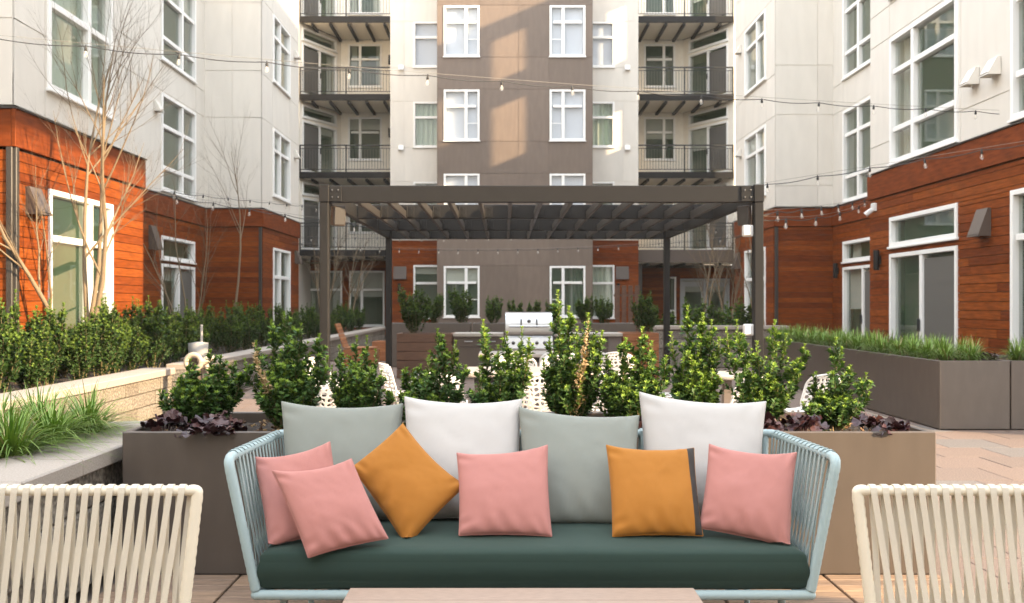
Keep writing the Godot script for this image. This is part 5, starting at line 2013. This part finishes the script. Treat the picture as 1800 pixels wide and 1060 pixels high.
func armchair(label: String, x_in: float, dir: float) -> void:   # x_in: the edge towards the sofa's middle; dir: -1 runs left, 1 runs right
	var o := thing("armchair", label, "armchair", Vector3.ZERO, 0.0, "cream strap armchairs")
	var r := 0.018
	var z := -3.42
	var W := 1.0
	var a := Vector3(x_in, 0.79, z)
	var b := Vector3(x_in + dir * W, 0.79, z)
	var c := Vector3(x_in + dir * 0.05, 0.25, z + 0.04)
	var d := Vector3(x_in + dir * (W - 0.05), 0.25, z + 0.04)
	obj("top_rail", cord_rail([a, b], r, 0.011, 0.0022), M.cord_cream, o)
	obj("bottom_rail", cord_rail([c, d], r, 0.011, 0.0022), M.cord_cream, o)
	var post_a := cord_rail(round_path([a + Vector3(dir * 0.03, 0.001, 0), a, c], 0.012), r * 1.12, 0.036, 0.0025)
	obj("corner_post", post_a, M.cord_cream, o)
	obj("corner_post", cord_rail(round_path([b + Vector3(-dir * 0.03, 0.001, 0), b, d], 0.012), r * 1.12, 0.036, 0.0025), M.cord_cream, o)
	straps(o, a + Vector3(dir * 0.03, 0, 0), b - Vector3(dir * 0.03, 0, 0), c + Vector3(dir * 0.01, 0, 0), d - Vector3(dir * 0.01, 0, 0), Vector3(0, 0, 1), 23, 0.0215, 0.055, -0.03, M.strap_cream, r, -0.5 if dir < 0 else 0.15)
	# low seat frame behind the strapped panel
	var e := c + Vector3(dir * 0.03, -0.01, -0.42)
	var f := d + Vector3(-dir * 0.03, -0.01, -0.42)
	obj("seat_rail", cord_rail(round_path([c, e, f, d], 0.03), r, 0.03, 0.002), M.cord_cream, o)
	for k in 9:
		var p := c.lerp(d, (k + 0.5) / 9.0)
		var q := e.lerp(f, (k + 0.5) / 9.0)
		var mb := MB.new()
		mb.ribbon([p + Vector3(0, 0.014, 0), q + Vector3(0, 0.014, 0)], Vector3(0.06, 0, 0), 0.004)
		obj("seat_web", mb, M.strap_cream, o)
	for p in [c, d, e, f]:
		var lg := MB.new()
		lg.tube([p + Vector3(0, -0.01, 0), Vector3(p.x, 0.015, p.z)], [0.016, 0.013], 10)
		obj("leg", lg, M.cord_cream, o)

func coffee_table() -> void:
	var o := thing("coffee_table", "low coffee table with pale tan timber top in front of the sofa", "table", Vector3(0.07, 0, -3.32))
	for k in 6:
		var mb := MB.new()
		mb.cbox(Vector3(0, 0.335, -0.395 + k * 0.158), Vector3(1.31, 0.03, 0.1565), 0.003)
		obj("top_board", mb, M.table_top, o)
	var ap := MB.new()
	ap.cbox(Vector3(0, 0.295, 0), Vector3(1.18, 0.05, 0.82), 0.006)
	obj("apron", ap, M.table_top, o)
	for s in [[-1, 1], [1, 1], [-1, -1], [1, -1]]:
		var lg := MB.new()
		lg.cbox(Vector3(s[0] * 0.56, 0.142, s[1] * 0.38), Vector3(0.05, 0.255, 0.05), 0.006)
		obj("leg", lg, M.table_top, o)

# ------------------------------------------------------------------ planting
func planting() -> void:
	planter_box("metal_planter", "long dark brown metal planter of evergreen shrubs behind the sofa", -2.0, 2.27, -5.22, -6.2, 0.762, 0.705, M.planter)
	var g := "evergreen shrubs in the planter behind the sofa"
	var y := 0.70
	var z := -5.72
	place_shrub("wide dense round shrub at the left end of the metal planter", g, Vector3(-1.72, y, z), spread([[-0.16, 0.30], [-0.06, 0.40], [0.05, 0.45], [0.14, 0.38], [0.21, 0.32], [-0.24, 0.22], [-0.2, 0.16], [0.1, 0.42]], 16, 0.22, 0.36), 0.029, 0.0125, 0.12, 0.06)
	place_shrub("large bushy shrub with many leaders, second from the left end", g, Vector3(-1.25, y, z), spread([[-0.18, 0.50], [-0.08, 0.62], [0.0, 0.67], [0.09, 0.60], [0.18, 0.54], [0.24, 0.42], [-0.22, 0.40]], 13, 0.2, 0.45), 0.029, 0.0135, 0.13, 0.14, "shrub", [Vector3(-0.11, 0.2, 0.50)])
	place_shrub("compact upright column shrub, third from the left end", g, Vector3(-0.845, y, z), spread([[-0.10, 0.48], [-0.03, 0.53], [0.05, 0.53], [0.11, 0.45], [-0.14, 0.36], [0.15, 0.34]], 15, 0.14, 0.45), 0.024, 0.012, 0.10, 0.22)
	place_shrub("low open shrub with two leaning tips and sprawling side branches", g, Vector3(-0.43, y, z), spread([[-0.24, 0.20], [-0.14, 0.34], [0.0, 0.42], [0.07, 0.57], [0.14, 0.50], [0.21, 0.36], [-0.06, 0.36], [-0.28, 0.12]], 6, 0.2, 0.3), 0.029, 0.014, 0.12, 0.3)
	place_shrub("loose V-shaped shrub with separate upright spikes, left of the grill", g, Vector3(-0.05, y, z), spread([[-0.06, 0.62], [0.03, 0.48], [0.08, 0.55], [0.17, 0.58], [0.13, 0.44], [-0.10, 0.36], [0.20, 0.52]], 5, 0.12, 0.3), 0.029, 0.0135, 0.10, 0.45)
	place_shrub("tallest shrub with dense spikes in front of the grill", g, Vector3(0.39, y, z), spread([[-0.12, 0.52], [-0.08, 0.79], [-0.03, 0.70], [0.05, 0.58], [0.11, 0.66], [0.16, 0.56], [-0.16, 0.40]], 9, 0.16, 0.5), 0.028, 0.0125, 0.11, 0.28, "shrub", [Vector3(0.07, 0.16, 0.62)])
	place_shrub("dark broad shrub between the tallest shrub and the right pergola post", g, Vector3(0.72, y, z + 0.05), spread([[-0.15, 0.42], [-0.05, 0.52], [0.05, 0.58], [0.12, 0.50], [0.20, 0.42]], 13, 0.18, 0.42), 0.029, 0.013, 0.12, 0.16)
	place_shrub("tall narrow shrub with bright yellow green top, third from the right end", g, Vector3(1.10, y, z), spread([[-0.12, 0.55], [-0.04, 0.70], [0.04, 0.66], [0.10, 0.62], [0.15, 0.52]], 13, 0.14, 0.5), 0.028, 0.0125, 0.10, 0.34)
	place_shrub("V-shaped shrub with wide flaring spikes, second from the right end", g, Vector3(1.48, y, z), spread([[-0.20, 0.58], [-0.11, 0.62], [-0.02, 0.50], [0.08, 0.62], [0.15, 0.54], [0.27, 0.48], [0.20, 0.40]], 7, 0.14, 0.36), 0.028, 0.013, 0.11, 0.36)
	place_shrub("small lopsided shrub with one tall tip at the right end", g, Vector3(1.90, y, z), spread([[-0.10, 0.32], [0.01, 0.52], [0.09, 0.36], [0.16, 0.32], [0.22, 0.20], [-0.20, 0.16]], 8, 0.17, 0.26), 0.028, 0.013, 0.10, 0.10)
	heuchera("purple leaved plant spilling over the left front edge of the planter", Vector3(-1.55, 0.71, -5.32), 0.17, 42)
	heuchera("purple leaved plant beside the dense round shrub", Vector3(-1.82, 0.71, -5.38), 0.13, 26)
	heuchera("purple leaved plant just above the right white cushion corner", Vector3(0.72, 0.71, -5.36), 0.12, 26)
	heuchera("purple leaved plant left of the small lopsided shrub", Vector3(1.62, 0.71, -5.42), 0.14, 36)
	heuchera("purple leaved plant at the far right end of the planter", Vector3(2.02, 0.71, -5.36), 0.14, 36)
	heuchera("purple leaved plant tucked behind the sofa's right back corner", Vector3(1.38, 0.71, -5.36), 0.10, 20)
	# grass in the near left bed and the long right planter
	var shapes := []
	for k in 4:
		shapes.append(grass_blades(340, 0.50, 0.52, 0.009).mesh())
	var low := []
	for k in 4:
		low.append(grass_blades(190, 0.46, 0.34, 0.011).mesh())
	var spots := [[-2.49, -5.95, "arching grass tuft at the inner corner of the seat wall bed"], [-2.50, -5.50, "arching grass tuft midway along the seat wall cap"], [-2.50, -5.05, "arching grass tuft nearest the camera in the seat wall bed"], [-2.85, -5.60, "arching grass tuft in the middle of the seat wall bed"], [-2.72, -5.85, "arching grass tuft against the rear cap of the seat wall bed"], [-2.85, -5.2, "arching grass tuft at the left frame edge below the hedge"]]
	for k in spots.size():
		var s = spots[k]
		var o := thing("grass_tuft", s[2], "grass", Vector3(s[0], 0.6, s[1]), R(0, TAU), "grass tufts in the seat wall bed")
		obj("blades", shapes[k % 4], M.grass, o, "stuff")
	planter_box("long_planter", "long brown metal planter of grasses running back along the right wing", 4.95, 5.75, -11.3, -19.0, 0.79, 0.74, M.planter)
	planter_box("long_planter", "brown metal planter at the right frame edge beside the long one", 5.765, 6.9, -11.3, -12.6, 0.79, 0.74, M.planter)
	var ord := ["nearest", "second", "third", "fourth", "fifth", "sixth", "seventh", "eighth", "ninth", "tenth", "eleventh", "twelfth", "thirteenth", "fourteenth", "fifteenth", "sixteenth", "seventeenth", "eighteenth"]
	for k in 18:
		for row in 2:
			var o := thing("grass_tuft", "grass tuft in the long right planter, %s from the front, %s row" % [ord[k], ["courtyard side", "house side"][row]], "grass", Vector3(5.15 + 0.36 * row + R(-0.05, 0.05), 0.73, -11.65 - k * 0.41 + R(-0.12, 0.12)), R(0, TAU), "grass tufts in the long right planter")
			obj("blades", low[rng.randi() % 4], M.grass, o, "stuff")
	for k in 3:
		var o := thing("grass_tuft", "green grass tuft at the right frame edge, %s in the short planter" % ["left", "middle", "right"][k], "grass", Vector3(6.05 + k * 0.24, 0.73, -11.75 - 0.2 * k), R(0, TAU), "grass tufts in the short right planter")
		obj("blades", low[k], M.grass, o, "stuff")
	heuchera("reddish brown plant between the grasses at the front of the right planters", Vector3(5.62, 0.75, -11.6), 0.13, 24)
	hedge()

func hedge() -> void:
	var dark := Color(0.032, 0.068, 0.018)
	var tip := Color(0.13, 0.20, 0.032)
	var kinds := []
	for k in 5:
		var sp := []
		for i in 11:
			var a := R(0, TAU)
			var q := 0.24 * sqrt(R(0.05, 1.0))
			sp.append(Vector3(q * cos(a), q * sin(a), R(0.55, 0.88)))
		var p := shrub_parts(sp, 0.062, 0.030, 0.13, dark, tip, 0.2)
		kinds.append([p[0].mesh(), p[1].mesh()])
	var n := 0
	var ordinal := ["first", "second", "third", "fourth", "fifth", "sixth", "seventh", "eighth", "ninth", "tenth", "eleventh", "twelfth", "thirteenth", "fourteenth", "fifteenth", "sixteenth", "seventeenth", "eighteenth", "nineteenth", "twentieth", "twenty-first", "twenty-second", "twenty-third", "twenty-fourth", "twenty-fifth", "twenty-sixth", "twenty-seventh", "twenty-eighth", "twenty-ninth", "thirtieth"]
	for row in 2:
		for k in 26:
			var z := -8.6 - k * 0.60
			if k >= 14:
				z = -16.4 - (k - 13) * 1.5
			var x := -5.0 - row * 0.62 + R(-0.08, 0.08)
			if z < -26.0 and row == 1:
				continue
			var o := thing("hedge_shrub", "dark hedge shrub, %s from the front in the left bed's %s row" % [ordinal[k], ["wall side", "house side"][row]], "shrub", Vector3(x, 0.46, z + R(-0.1, 0.1)), R(0, TAU), "hedge shrubs along the left wing")
			o.scale = Vector3(1, R(0.8, 1.3), 1) * R(0.78, 1.08)
			var kk: Array = kinds[rng.randi() % 5]
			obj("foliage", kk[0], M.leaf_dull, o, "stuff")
			obj("stems", kk[1], M.stem, o, "stuff")
			n += 1
	for q in [[-1.75, 0.80, -19.6, 1.0, "dark upright shrub at the left end of the left timber planter"], [-0.95, 0.93, -22.9, 0.9, "dark upright shrub left of the grill in the low grey planters"], [-1.6, 0.93, -22.9, 0.75, "small dark shrub behind the left timber planter"], [-0.25, 0.93, -22.9, 0.7, "dark shrub just left of the grill lid"], [0.25, 0.93, -23.0, 0.65, "small dark shrub above the left of the grill lid"], [0.7, 0.93, -23.0, 0.6, "small dark shrub above the middle of the grill lid"], [1.15, 0.93, -23.0, 0.6, "small dark shrub above the right of the grill lid"], [1.9, 0.93, -22.9, 0.75, "dark shrub right of the grill in the low grey planters"], [2.3, 0.93, -22.9, 0.7, "dark shrub behind the right timber planter"], [2.75, 0.82, -19.6, 0.85, "dark upright shrub in the right timber planter"], [3.9, 0.1, -24.4, 1.3, "dark shrub behind the short stone wall, left one"], [4.9, 0.1, -24.6, 1.5, "dark shrub behind the short stone wall, middle one"], [5.8, 0.1, -24.8, 1.5, "dark shrub behind the short stone wall, right one"], [6.7, 0.72, -11.9, 0.7, "dark shrub cut by the right frame edge in the short planter"]]:
		var o := thing("upright_shrub", q[4], "shrub", Vector3(q[0], q[1], q[2]), R(0, TAU), "dark upright shrubs round the grill")
		o.scale = Vector3(1.3, 1.15, 1.3) * q[3]
		var kk: Array = kinds[rng.randi() % 5]
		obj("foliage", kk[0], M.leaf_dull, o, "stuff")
		obj("stems", kk[1], M.stem, o, "stuff")
	bare_tree("pale bare multi-stemmed tree before the nearest left window", Vector3(-5.45, 0.5, -12.95), [Vector3(-0.25, 4.3, 0.1), Vector3(0.55, 3.9, 0.2), Vector3(-0.9, 2.9, 0.2), Vector3(0.15, 4.4, -0.2)], 0.042)
	bare_tree("vase-shaped bare tree of many thin stems before the left sliding door", Vector3(-6.1, 0.5, -19.2), [Vector3(-0.5, 2.9, 0.2), Vector3(0.0, 3.3, 0.1), Vector3(0.45, 3.0, -0.2), Vector3(0.8, 2.5, 0.3), Vector3(-0.9, 2.3, 0.0)], 0.022, 2)
	bare_tree("slim single-trunked bare tree before the left timber bay", Vector3(-6.35, 0.5, -23.4), [Vector3(0.1, 4.6, 0.0)], 0.04)
	bare_tree("bare forked tree behind the left front pergola post", Vector3(-5.9, 0.5, -33.0), [Vector3(-0.9, 3.0, 0.3), Vector3(0.5, 3.2, 0.0), Vector3(0.1, 3.4, -0.2)], 0.04, 2)
	bare_tree("bare tree just inside the left pergola post near the balcony", Vector3(-5.2, 0.5, -33.6), [Vector3(0.2, 3.3, 0.1), Vector3(-0.3, 3.0, 0.0)], 0.04, 2)
	bare_tree("bare branching tree before the grey double doors, left one", Vector3(6.05, 0.0, -30.0), [Vector3(-0.2, 3.8, 0.1), Vector3(0.2, 3.6, -0.1)], 0.04)
	bare_tree("bare branching tree before the grey double doors, right one", Vector3(6.75, 0.0, -30.2), [Vector3(0.1, 3.7, 0.1), Vector3(0.4, 3.3, 0.1)], 0.045)
	bare_tree("faint thin bare tree beside the right front pergola post", Vector3(6.3, 0.2, -24.0), [Vector3(0.1, 3.6, 0.1), Vector3(-0.4, 3.2, 0.0)], 0.025, 2)

func lights() -> void:
	string_light("main string of clear bulbs crossing the whole view above the pergola", Vector3(-6.61, 4.12, -9.39), Vector3(7.25, 4.24, -14.56), 0.09, 0.914, 1.55, 0.8)
	string_light("string of small bulbs rising from the pergola roof to the right wing", Vector3(0.9, 2.84, -16.2), Vector3(7.25, 3.62, -13.17), 0.0, 0.72, 1.2, 0.9)
	string_light("string of small bulbs from the left timber corner to the rear left balconies", Vector3(-6.15, 3.42, -17.12), Vector3(-4.45, 5.0, -38.5), 0.05, 1.4, 1.2, 0.9)
	string_light("string of small bulbs from the left timber corner to the pergola rear post", Vector3(-6.15, 3.38, -17.14), Vector3(-2.16, 2.82, -18.3), 0.03, 0.62, 0.5, 0.9)
	string_light("string of small bulbs from the right pergola post to the right wing corner, upper one", Vector3(3.06, 2.52, -11.85), Vector3(7.2, 3.5, -19.65), 0.03, 1.5, 0.9, 0.9)
	string_light("lower sagging string of small bulbs from the right pergola post to the right wing", Vector3(3.06, 2.46, -11.85), Vector3(7.2, 3.45, -19.66), 0.12, 2.1, 1.4, 0.9)
	string_light("far string of tiny bulbs below the pergola roof, upper one", Vector3(-6.45, 3.55, -31.4), Vector3(7.1, 3.75, -30.5), 0.12, 0.7, 0.4, 0.9)
	string_light("far string of tiny bulbs below the pergola roof, lower one", Vector3(-6.45, 3.3, -30.4), Vector3(7.1, 3.45, -29.4), 0.3, 0.6, 0.3, 0.9)
	var p := thing("lighting_pole", "dark steel pole at the far left carrying the main string of bulbs", "pole", Vector3(-6.64, 0, -9.38))
	var mb := MB.new()
	mb.tube([Vector3(0, 0, 0), Vector3(0, 4.25, 0)], [0.05, 0.04], 10)
	obj("shaft", mb, M.dark_metal, p)
	var b := MB.new()
	b.cbox(Vector3(0, 0.52, 0), Vector3(0.2, 0.03, 0.2), 0.005)
	obj("base_plate", b, M.dark_metal, p)

func _ready() -> void:
	rng.seed = 20240611
	# camera: eye 1.43 m above the paving, looking level down the courtyard; the lens is shifted by a hair
	var cam := Camera3D.new()
	cam.name = "camera"
	add_child(cam)
	cam.position = Vector3(0, 1.43, 0)
	cam.projection = Camera3D.PROJECTION_FRUSTUM
	cam.near = 0.1
	cam.far = 300.0
	cam.size = 2.0 * 530.0 / 1750.0 * cam.near
	cam.frustum_offset = Vector2(0.00857, 0.00286) * cam.near
	var att := CameraAttributesPhysical.new()
	att.frustum_focal_length = 35.0
	att.frustum_near = 0.1
	att.frustum_far = 300.0
	att.frustum_focus_distance = 4.8
	att.exposure_aperture = 5.0
	cam.attributes = att
	cam.current = true
	# sky and sun
	var we := WorldEnvironment.new()
	we.name = "world_environment"
	add_child(we)
	var env := Environment.new()
	var sky := Sky.new()
	var sm := ProceduralSkyMaterial.new()
	sm.sky_top_color = Color(0.76, 0.79, 0.83)
	sm.sky_horizon_color = Color(0.90, 0.87, 0.82)
	sm.sky_curve = 0.2
	sm.ground_bottom_color = Color(0.35, 0.32, 0.29)
	sm.ground_horizon_color = Color(0.8, 0.78, 0.75)
	sky.sky_material = sm
	env.background_mode = Environment.BG_SKY
	env.sky = sky
	env.background_energy_multiplier = 2.0
	env.tonemap_mode = Environment.TONE_MAPPER_LINEAR
	env.tonemap_exposure = 3.05
	env.fog_enabled = true
	env.fog_density = 0.0006
	env.fog_light_color = Color(1.0, 0.97, 0.92)
	env.sdfgi_enabled = true
	env.ssao_enabled = true
	env.ssil_enabled = true
	we.environment = env
	var sun := DirectionalLight3D.new()
	sun.name = "sun"
	add_child(sun)
	sun.light_color = Color(1.0, 0.88, 0.71)
	sun.light_energy = 1.6
	sun.light_angular_distance = 0.8
	sun.shadow_enabled = true
	sun.look_at_from_position(Vector3(0.834, 0.342, 0.433), Vector3.ZERO)
	# setting, then things
	materials()
	paving()
	left_wing()
	right_wing()
	back_building()
	walls_and_beds()
	pergola()
	kitchen()
	timber_lounge()
	dining()
	planting()
	lights()
	sofa()
	pillows()
	armchair("cream strap armchair cut by the left frame edge", -1.05, -1.0)
	armchair("cream strap armchair cut by the right frame edge", 1.215, 1.0)
	coffee_table()
